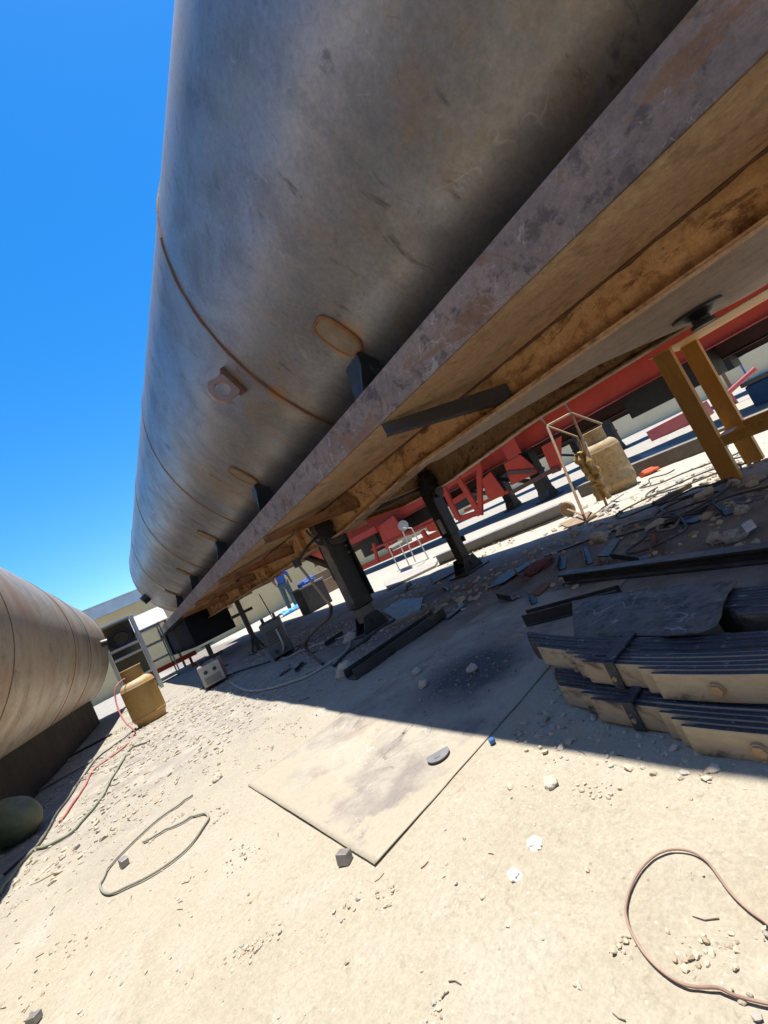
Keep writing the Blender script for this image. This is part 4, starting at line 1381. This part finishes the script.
hose('welding_lead', [(1.47, 4.88, .32), (1.44, 4.8, .12), (281, 658), (288, 659), (300, 652), (325, 643), (350, 634), (365, 622)], .010, M['cable_white'], 'pale welding lead drooping from the grey welding machine', 'cable')
hose('black_cable', [(200, 690), (225, 677), (250, 668), (270, 662)], .010, M['rubber_black'], 'black cable lying between the two welding machines', 'cable')
hose('black_cable', [(335, 668), (347, 655), (362, 646), (380, 632), (395, 622)], .012, M['rubber_black'], 'black cable bent round the foot of the near landing leg', 'cable')
rg = random.Random(12)
for i in range(7):
    c = G(640 + (i * 37) % 95, 524 - (i * 29) % 46)
    pts = []
    a0 = rg.uniform(0, 6)
    rr = rg.uniform(.14, .34)
    ex = rg.uniform(.5, 1.3)
    for k in range(11):
        a = a0 + k * .62
        q = 1 + rg.uniform(-.22, .22)
        pts.append(Vector((c.x + rr * math.cos(a) * q, c.y + rr * ex * math.sin(a) * q + .05 * k * (i % 3 - 1), .012 + .025 * rg.random())))
    pts.append(pts[-1] + Vector((rg.uniform(-.3, .3), rg.uniform(-.3, .3), -.01)))
    pts = smooth_path(pts, 4)
    tag(MB().tube(pts, .007, 6).build('tangled_cable', M['rubber_black'] if i != 2 else M['rubber'], None, smooth=True),
        'black cable coil tangled on rubble behind the long angle bar' if i != 2 else 'grey cable coil lying among the tangled black coils', 'cable', 'tangled cable coils')
tag(MB().tube([AY(259, 594, 5.1), AY(266, 606, 5.1), AY(277, 626, 5.1)], .006, 6).build('hanging_cord', M['rubber_black'], None, smooth=True), 'thin cord hanging from the beam to the grey welding machine', 'cord')

# ------------------------------------------------------------------ welding machines
def welder(loc, size, rz, body, front, label, kind):
    t = thing('welding_machine', label, 'welding machine', loc, rz, 'welding machines')
    sx, sy, sz = size
    b = MB()
    b.span((-sx / 2, -sy / 2 + .012, .03), (sx / 2, sy / 2, sz))
    b.build('case', body, t, bevel=.012, local=True)
    b = MB()
    b.span((-sx / 2 + .006, -sy / 2 - .002, .04), (sx / 2 - .006, -sy / 2 + .010, sz - .012))
    b.build('front_panel', front, t, bevel=.003, local=True)
    b = MB()
    b.tube([(-sx * .3, -sy * .25, sz), (-sx * .3, -sy * .25, sz + .05), (-sx * .3, sy * .25, sz + .05), (-sx * .3, sy * .25, sz)], .01, 8)
    b.tube([(sx * .3, -sy * .25, sz), (sx * .3, -sy * .25, sz + .05), (sx * .3, sy * .25, sz + .05), (sx * .3, sy * .25, sz)], .01, 8)
    b.build('handle', M['rubber_black'], t, smooth=True, local=True)
    for dx in (-.2, .2):
        MB().tube([(dx * sx, -sy / 2 - .002, sz * (.68 if kind else .22)), (dx * sx, -sy / 2 - .022, sz * (.68 if kind else .22))], .022, 14).build('socket', M['rubber_black'], t, smooth=True, local=True)
    b = MB()
    for k in range(6):
        b.span((-sx * .36, -sy / 2 - .0045, sz * .2 + k * sz * .05 if kind else sz * .45 + k * sz * .06), (sx * .36, -sy / 2 - .0025, sz * .2 + k * sz * .05 + .006 if kind else sz * .45 + k * sz * .06 + .008))
    b.build('vent_grille', M['rubber_black'], t, local=True)
    for dx in (-1, 1):
        MB().box((dx * sx * .4, 0, .015), (.04, sy * .8, .03)).build('foot', M['rubber_black'], t, local=True)
    return t
p = G(202, 689)
welder((.90, 6.15, 0), (.27, .44, .30), -.25, M['maroon'], M['cream_panel'], 'cream fronted maroon welding machine at the shadow edge by the ochre cylinder', 1)
welder((1.52, 5.15, 0), (.24, .44, .44), -.35, M['black_paint'], M['dark_panel'], 'grey fronted black welding machine in shade under the trailer beam', 0)

# green shell by the low tank
p = G(27, 815, .12)
b = MB()
vs, fs = [], []
n, mm = 40, 20
for i in range(mm + 1):
    ph = PI * i / mm
    for k in range(n):
        th = 2 * PI * k / n
        rib = 1 + .018 * math.cos(th * 10)
        vs.append((.225 * math.cos(ph), .135 * math.sin(ph) * math.cos(th) * rib, .135 * math.sin(ph) * math.sin(th) * rib))
for i in range(mm):
    for k in range(n):
        fs.append((i * n + k, i * n + (k + 1) % n, (i + 1) * n + (k + 1) % n, (i + 1) * n + k))
b.add(vs, fs)
o = b.build('ribbed_float', M['green_hull'], None, smooth=True, origin=(0, 0, 0))
o.location = (-.82, 4.0, .125); o.rotation_euler = (.1, .25, -1.0)
tag(o, 'dusty green ribbed oval shell lying in the shade of the low tank', 'float')
bar_thing('plank', G(42, 790), G(92, 762), .12, .02, M['grey_steel'], 'grey flat plank lying in the shade beside the low left tank', 'plank')
bar_thing('iron_rod', G(62, 762), G(112, 735), .025, .025, M['black_steel'], 'black iron rod in the shade beyond the grey plank', 'rod')

# ------------------------------------------------------------------ background: racks, walls
rk = thing('shelf_rack', 'pale steel shelf rack holding a black ring, against the tan wall', 'rack', (.3, 11.1, 0))
rt, rl = 1.72, [(-.04, 11.0), (.60, 11.0)]
for (x, y) in rl + [(-.04, 11.45), (.60, 11.45)]:
    MB().bar((x, y, 0), (x, y, rt), .06, .06).build('post', M['white_paint'], rk, bevel=.004)
for z in (.42, .92, 1.12, 1.69):
    for y in (11.0, 11.45):
        MB().span((-.005, y - .02, z), (.565, y + .02, z + .045)).build('shelf_rail', M['white_paint'], rk, bevel=.003)
    if z != 1.12:
        MB().span((.0, 11.021, z + .01), (.56, 11.429, z + .02)).build('shelf', M['white_paint'], rk)
MB().span((.0, 11.472, .2), (.56, 11.48, 1.7)).build('back_panel', pm('dull olive board', (.2, .19, .13), (.16, .15, .11), 4, .8, 0, .1, 40), rk)
pts = [Vector((.28 + .2 * math.cos(2 * PI * k / 28), 11.25, 1.165 + .2 + .2 * math.sin(2 * PI * k / 28) * .9)) for k in range(30)]
tag(MB().tube(pts, .06, 10).build('tyre_ring', M['rubber_black'], None, smooth=True), 'black tyre standing in the pale shelf rack', 'tyre')
b = MB()
b.span((.66, 12.3, .05), (1.15, 13.0, .10)); b.span((.66, 12.3, .55), (1.15, 13.0, .6)); b.span((.66, 12.3, .95), (1.15, 13.0, 1.0)); b.span((.66, 12.3, 1.35), (1.15, 13.0, 1.4))
for x in (.66, 1.12):
    for y in (12.3, 12.97):
        b.span((x, y, 0), (x + .03, y + .03, 1.42))
tag(b.build('dark_rack', M['grey_steel'], None), 'dark shelf stand between the pale rack and the trailer end', 'rack')
b = MB()
b.box((1.05, 14.5, 1.75), (1.1, .05, .5), Euler((-.5, .0, .0)).to_matrix())
tag(b.build('sheet_panel', M['galv'], None), 'bluish white metal panel leaning above the pale rack', 'panel')
MB_ = MB(); MB_.span((.6, 14.6, 0), (.66, 14.66, 1.62)); MB_.span((1.5, 14.6, 0), (1.56, 14.66, 1.62)); MB_.span((.6, 14.6, 1.5), (1.56, 14.66, 1.55))
tag(MB_.build('panel_stand', M['rust'], None), 'rusty frame holding up the bluish metal panel', 'stand')

wl = thing('workshop_building', 'tan walled workshop with grey metal fascia behind the tanks', 'building', (5, 22, 0))
b = MB(); b.span((-7, 22, -.1), (17, 22.3, 3.2))
b.span((-7, 22.301, -.1), (-6.7, 30, 3.2)); b.span((16.7, 22.301, -.1), (17, 30, 3.2)); b.span((-6.7, 29.7, -.1), (16.7, 30, 3.2))
b.build('wall', M['wall_tan'], wl)
b = MB(); b.span((-7.15, 21.9, 3.203), (17.15, 30.1, 3.68))
b.build('fascia', M['galv'], wl)
b = MB(); b.span((-7.2, 21.85, 3.683), (17.2, 30.15, 3.74))
b.build('roof', M['galv'], wl)
for x in (5.2, 10.2):
    MB().span((x, 21.96, 0), (x + .4, 21.997, 3.2)).build('pilaster', M['wall_tan'], wl)
b = MB(); b.span((22, -25, -.1), (22.3, 34, 2.6))
ww = b.build('boundary_wall', pm('pale tan rendered wall', (.78, .64, .40), (.70, .56, .34), 1.2, .9, 0, .2, 30), None)
tag(ww, 'long tan boundary wall beyond the red trailers', 'wall')
for i, y in enumerate((3.2, 4.9)):
    b = MB(); b.bar((20.5, y, 0), (20.5, y, 2.3), .1, .1)
    tag(b.build('fence_post', M['rust'], None), ('brown post before the boundary wall, farther from the blue crate', 'brown post before the boundary wall, nearer the blue crate')[1 - i], 'post', 'brown posts before the boundary wall')
b = MB(); b.tube([(20.45, -4, 1.5), (20.45, 9, 1.5)], .025, 8)
tag(b.build('pipe_rail', M['rust'], None, smooth=True), 'thin brown pipe rail running before the boundary wall', 'rail')
b = MB(); p = AX(606, 298, 20); 
p = AX(735, 355, 19.5)
b.box(p, (.1, .35, .3)); b.bar((p.x, p.y, 0), (p.x, p.y, p.z - .15), .05, .05)
tag(b.build('sign_board', M['blue'], None), 'small blue board on a post by the boundary wall', 'sign')
# blue crate and leaning pipe at right edge
cr_ = thing('blue_crate', 'blue crate with a grey lid standing on the ground at the right edge', 'crate', (8.6, 1.75, 0))
b = MB(); b.span((8.3, 1.2, 0.0), (8.9, 1.85, .33)); b.build('box', M['blue'], cr_, bevel=.02)
b = MB(); b.span((8.27, 1.17, .335), (8.93, 1.88, .40)); b.build('lid', M['grey_steel'], cr_, bevel=.015)
b = MB(); b.tube([AX(728, 393, 11.0), AX(756, 368, 11.0)], .05, 10)
a0 = AX(728, 393, 11.0); a1 = AX(756, 368, 11.0); 
b = MB(); b.tube([Vector((11, a0.y, 0)) if a0.z < .2 else a0, a1], .05, 10); b.tube([Vector((11.1, a0.y, 0)), a0], .05, 10)
tag(b.build('bent_pipe', M['pink'], None, smooth=True), 'bent pinkish pipe rising from the ground beyond the trestle', 'pipe')

# ------------------------------------------------------------------ red trailers
def red_trailer(label):
    X0 = 7.3
    t = thing('red_trailer', label, 'trailer', (X0 + .6, 4, 0), 0, 'red trailer frames parked in a row')
    for i, x in enumerate((X0, X0 + 1.15)):
        b = MB()
        b.span((x, -6, 1.05 - i * .18), (x + .015, 16, 1.50))
        b.span((x - .06, -6, 1.036 - i * .18), (x + .09, 16, 1.049 - i * .18))
        b.span((x - .06, -6, 1.501), (x + .09, 16, 1.515))
        b.build('main_beam', M['red'] if i == 0 else M['red_shaded'], t)
    b = MB(); b.span((X0 - .3, -6, 1.52), (X0 + 1.9, 16, 1.58)); b.build('shade_deck', M['red_shaded'], t)  # unseen deck, widened so it throws more shade on the ground
    for y in range(-5, 16, 2):
        b = MB(); b.span((X0 + .016, y, 1.15), (X0 + 1.149, y + .08, 1.45)); b.build('cross_member', M['red_shaded'], t)
    for (y0_, y1_, z0_) in ((8.6, 10.2, .62), (11.4, 12.6, .5), (1.9, 3.1, .66)):
        b = MB(); b.span((X0 + .25, y0_, z0_), (X0 + .95, y1_, 1.149)); b.build('tool_box', M['black_paint'], t, bevel=.01)
    for (x, y) in ((7.29, 4.95), (8.49, 6.75)):
        b = MB()
        b.span((x - .11, y - .11, .10), (x + .11, y + .11, 1.035 if x < 8 else .855))
        b.span((x - .13, y - .13, .55), (x + .13, y + .13, .6))
        l = b.build('landing_leg', M['black_paint'], t, bevel=.01)
        b = MB(); b.box((x, y, .012), (.42, .38, .024)); b.prism([(x - .18, y - .12, .03), (x + .18, y - .12, .03), (x + .1, y - .12, .2), (x - .1, y - .12, .2)], (0, .24, 0))
        b.build('foot', M['black_paint'], l)
        b = MB(); b.bar((x, y + .1, .4), (x, y + 1.3, 1.0), .07, .07); b.build('leg_brace', M['black_paint'], l)
    return t
ra = red_trailer('red trailer frame on black landing legs, just beyond the rusty gas cylinder')
# lower sub-frame of the first red trailer (axle hangers, lattice)
XS = 7.0
def zz(L, ox, oy, s):
    return [AX(ox + x / s, oy + y / s, XS) for x, y in L]
NB = [0]
def nxt():
    NB[0] += 1
    return Vector((.0061 * (NB[0] % 9), 0, 0))
def lat(L, w=.09, ox=420, oy=420, s=5.486, name='lattice_bar', mat='red'):
    dd = nxt()
    P = [p + dd for p in zz(L, ox, oy, s)]
    b = MB()
    for a, c in zip(P[:-1], P[1:]):
        b.bar(a, c, .06, w, (0, 1, 0) if abs((c - a).normalized().z) > .7 else (0, 0, 1))
    b.build(name, M[mat], ra)
def pan(L, ox=420, oy=420, s=5.486, name='hanger_panel'):
    dd = nxt(); b = MB(); b.prism([p + dd for p in zz(L, ox, oy, s)], (.026, 0, 0)); b.build(name, M['red'], ra)
lat([(130, 375), (212, 545)], .14)
lat([(202, 310), (332, 522)], .14)
lat([(322, 235), (330, 520)], .12)
lat([(165, 460), (255, 405)], .12)
lat([(205, 545), (335, 505)], .12)
lat([(120, 375), (330, 240)], .14)
lat([(240, 410), (450, 405)], .06, mat='red_shaded')
lat([(240, 500), (480, 395)], .06)
pan([(335, 330), (385, 285), (465, 395), (455, 420), (372, 430)])
pan([(440, 140), (510, 92), (553, 180), (480, 222)])
pan([(458, 242), (545, 192), (615, 250), (640, 290), (500, 360)])
lat([(480, 290), (630, 280)], .08, mat='red_shaded')
lat([(500, 400), (700, 290), (760, 265)], .08, mat='red_shaded')
pan([(660, 150), (768, 90), (768, 280), (720, 300)])
Q = dict(ox=350, oy=440, s=4.267)
pan([(112, 375), (180, 325), (232, 395), (165, 455), (150, 470)], **Q)
pan([(232, 395), (372, 320), (398, 385), (330, 395), (320, 375), (250, 410)], **Q)
lat([(20, 560), (405, 388)], .16, **Q)
lat([(-30, 455), (112, 380)], .18, **Q)
lat([(100, 440), (118, 520)], .12, **Q)
lat([(0, 470), (40, 540)], .2, **Q)
lat([(160, 440), (178, 500)], .14, **Q)
lat([(305, 390), (330, 425)], .14, **Q)
lat([(90, 470), (390, 340)], .06, **Q)
rb = copy_tree(ra)
for ch in list(rb.children):
    if ch.name.split('.')[0] in ('lattice_bar', 'hanger_panel'):
        bpy.data.objects.remove(ch)
rb.location = (ra.location.x + 5.6, ra.location.y + 1.0, 0)
rb['label'] = 'second red trailer frame standing farther back, before the boundary wall'

# ------------------------------------------------------------------ stool, person, tarp
st = thing('tube_stool', 'white tube frame stool with a round grey back, in the sun', 'stool', (4.2, 5.45, 0))
b = MB()
S = lambda x, y, k: AX(350 + x / 4.267, 440 + y / 4.267, k * 1.19)
b.tube([S(165, 460, 4.0), S(212, 555, 4.0)], .012, 8); b.tube([S(210, 440, 4.3), S(255, 540, 4.3)], .012, 8)
b.tube([S(225, 390, 4.0), S(280, 520, 4.0)], .012, 8); b.tube([S(262, 375, 4.3), S(335, 505, 4.3)], .012, 8)
b.tube([S(165, 460, 4.0), S(225, 430, 4.0)], .012, 8); b.tube([S(200, 560, 4.0), S(335, 505, 4.3)], .012, 8)
b.tube([S(225, 375, 4.0), S(262, 375, 4.3)], .012, 8)
b.build('frame', M['white_paint'], st, smooth=True)
c = S(227, 365, 4.1)
dn = Vector((.55, .8, 0)).normalized()
MB().tube([c - dn * .012, c + dn * .012], .10, 22).build('backrest', M['galv'], st, smooth=True)
b = MB(); b.prism([S(168, 455, 4.0), S(215, 430, 4.0), S(222, 437, 4.3), S(175, 462, 4.3)], (0, 0, .015)); b.build('seat', M['white_paint'], st)

pr_ = thing('person', 'worker in a blue shirt and grey green trousers standing beyond the trailer', 'person', (5.1, 14.1, 0), 2.6)
def skin_mesh(name, verts, edges, radii, mat, parent):
    me = bpy.data.meshes.new(name)
    me.from_pydata(verts, edges, [])
    me.materials.append(mat)
    o = bpy.data.objects.new(name, me)
    COL.objects.link(o)
    o.parent = parent
    sk = o.modifiers.new('skin', 'SKIN')
    for i, r in enumerate(radii):
        me.skin_vertices[0].data[i].radius = (r, r)
    me.skin_vertices[0].data[0].use_root = True
    sb = o.modifiers.new('sub', 'SUBSURF'); sb.levels = 1; sb.render_levels = 2
    for p in me.polygons: p.use_smooth = True
    sk.use_smooth_shade = True
    return o
BV = [(0, 0, .95), (0, 0, 1.15), (0, 0, 1.38), (0, -.01, 1.5), (0, -.02, 1.58), (0, -.03, 1.68), (0, -.02, 1.76),
      (.1, 0, .9), (.13, -.06, .5), (.14, -.02, .08), (.15, -.14, .04), (-.1, 0, .9), (-.13, .08, .5), (-.14, .16, .09), (-.15, .06, .04),
      (.19, 0, 1.42), (.27, -.02, 1.16), (.26, -.2, .98), (.25, -.27, .94), (-.19, 0, 1.42), (-.27, .02, 1.16), (-.27, -.1, .93), (-.27, -.14, .86)]
BE = [(0, 1), (1, 2), (2, 3), (3, 4), (4, 5), (5, 6), (0, 7), (7, 8), (8, 9), (9, 10), (0, 11), (11, 12), (12, 13), (13, 14), (2, 15), (15, 16), (16, 17), (17, 18), (2, 19), (19, 20), (20, 21), (21, 22)]
BR = [.13, .125, .14, .06, .07, .1, .075, .085, .06, .042, .035, .085, .06, .042, .035, .06, .045, .036, .035, .06, .045, .036, .035]
body = skin_mesh('body', BV, BE, BR, M['skin'], pr_)
skin_mesh('trousers', [BV[0], BV[7], BV[8], BV[9], BV[11], BV[12], BV[13]], [(0, 1), (1, 2), (2, 3), (0, 4), (4, 5), (5, 6)], [.145, .105, .085, .075, .105, .085, .075], M['trousers'], pr_)
skin_mesh('shirt', [(0, 0, .93), BV[1], BV[2], (0, -.005, 1.46), BV[15], BV[16], BV[19], BV[20]], [(0, 1), (1, 2), (2, 3), (2, 4), (4, 5), (2, 6), (6, 7)], [.155, .15, .165, .085, .085, .07, .085, .07], M['shirt'], pr_)
skin_mesh('hair', [(0, -.0, 1.74), (0, .03, 1.70), (0, .02, 1.77)], [(0, 1), (0, 2)], [.095, .085, .06], M['rubber_black'], pr_)
b = MB()
rg = random.Random(8)
a, c = AY(278, 622, 13.5), AY(304, 606, 13.5)
vs, fs = [], []
for i in range(13):
    for j in range(7):
        p = Vector((4.3 + i * .1, 13.0 + j * .12, .02 + .13 * abs(noise.noise(Vector((i * .5, j * .6, 2)))) + .1 * math.sin(j / 6 * PI)))
        vs.append(p)
for i in range(12):
    for j in range(6):
        fs.append((i * 7 + j, (i + 1) * 7 + j, (i + 1) * 7 + j + 1, i * 7 + j + 1))
b.add(vs, fs)
o = b.build('tarpaulin', M['tarp'], None, smooth=True)
s = o.modifiers.new('thick', 'SOLIDIFY'); s.thickness = .01
tag(o, 'crumpled bright blue tarpaulin on the ground at the feet of the worker', 'tarpaulin')
b = MB()
pp = AY(306, 592, 13.2)
b.span((5.75, 13.0, 0), (6.6, 13.7, .45)); b.span((5.85, 13.05, .452), (6.45, 13.6, .75))
tag(b.build('scrap_box', M['wood'], None, bevel=.02), 'brown stacked box right of the worker beyond the trailer', 'box')
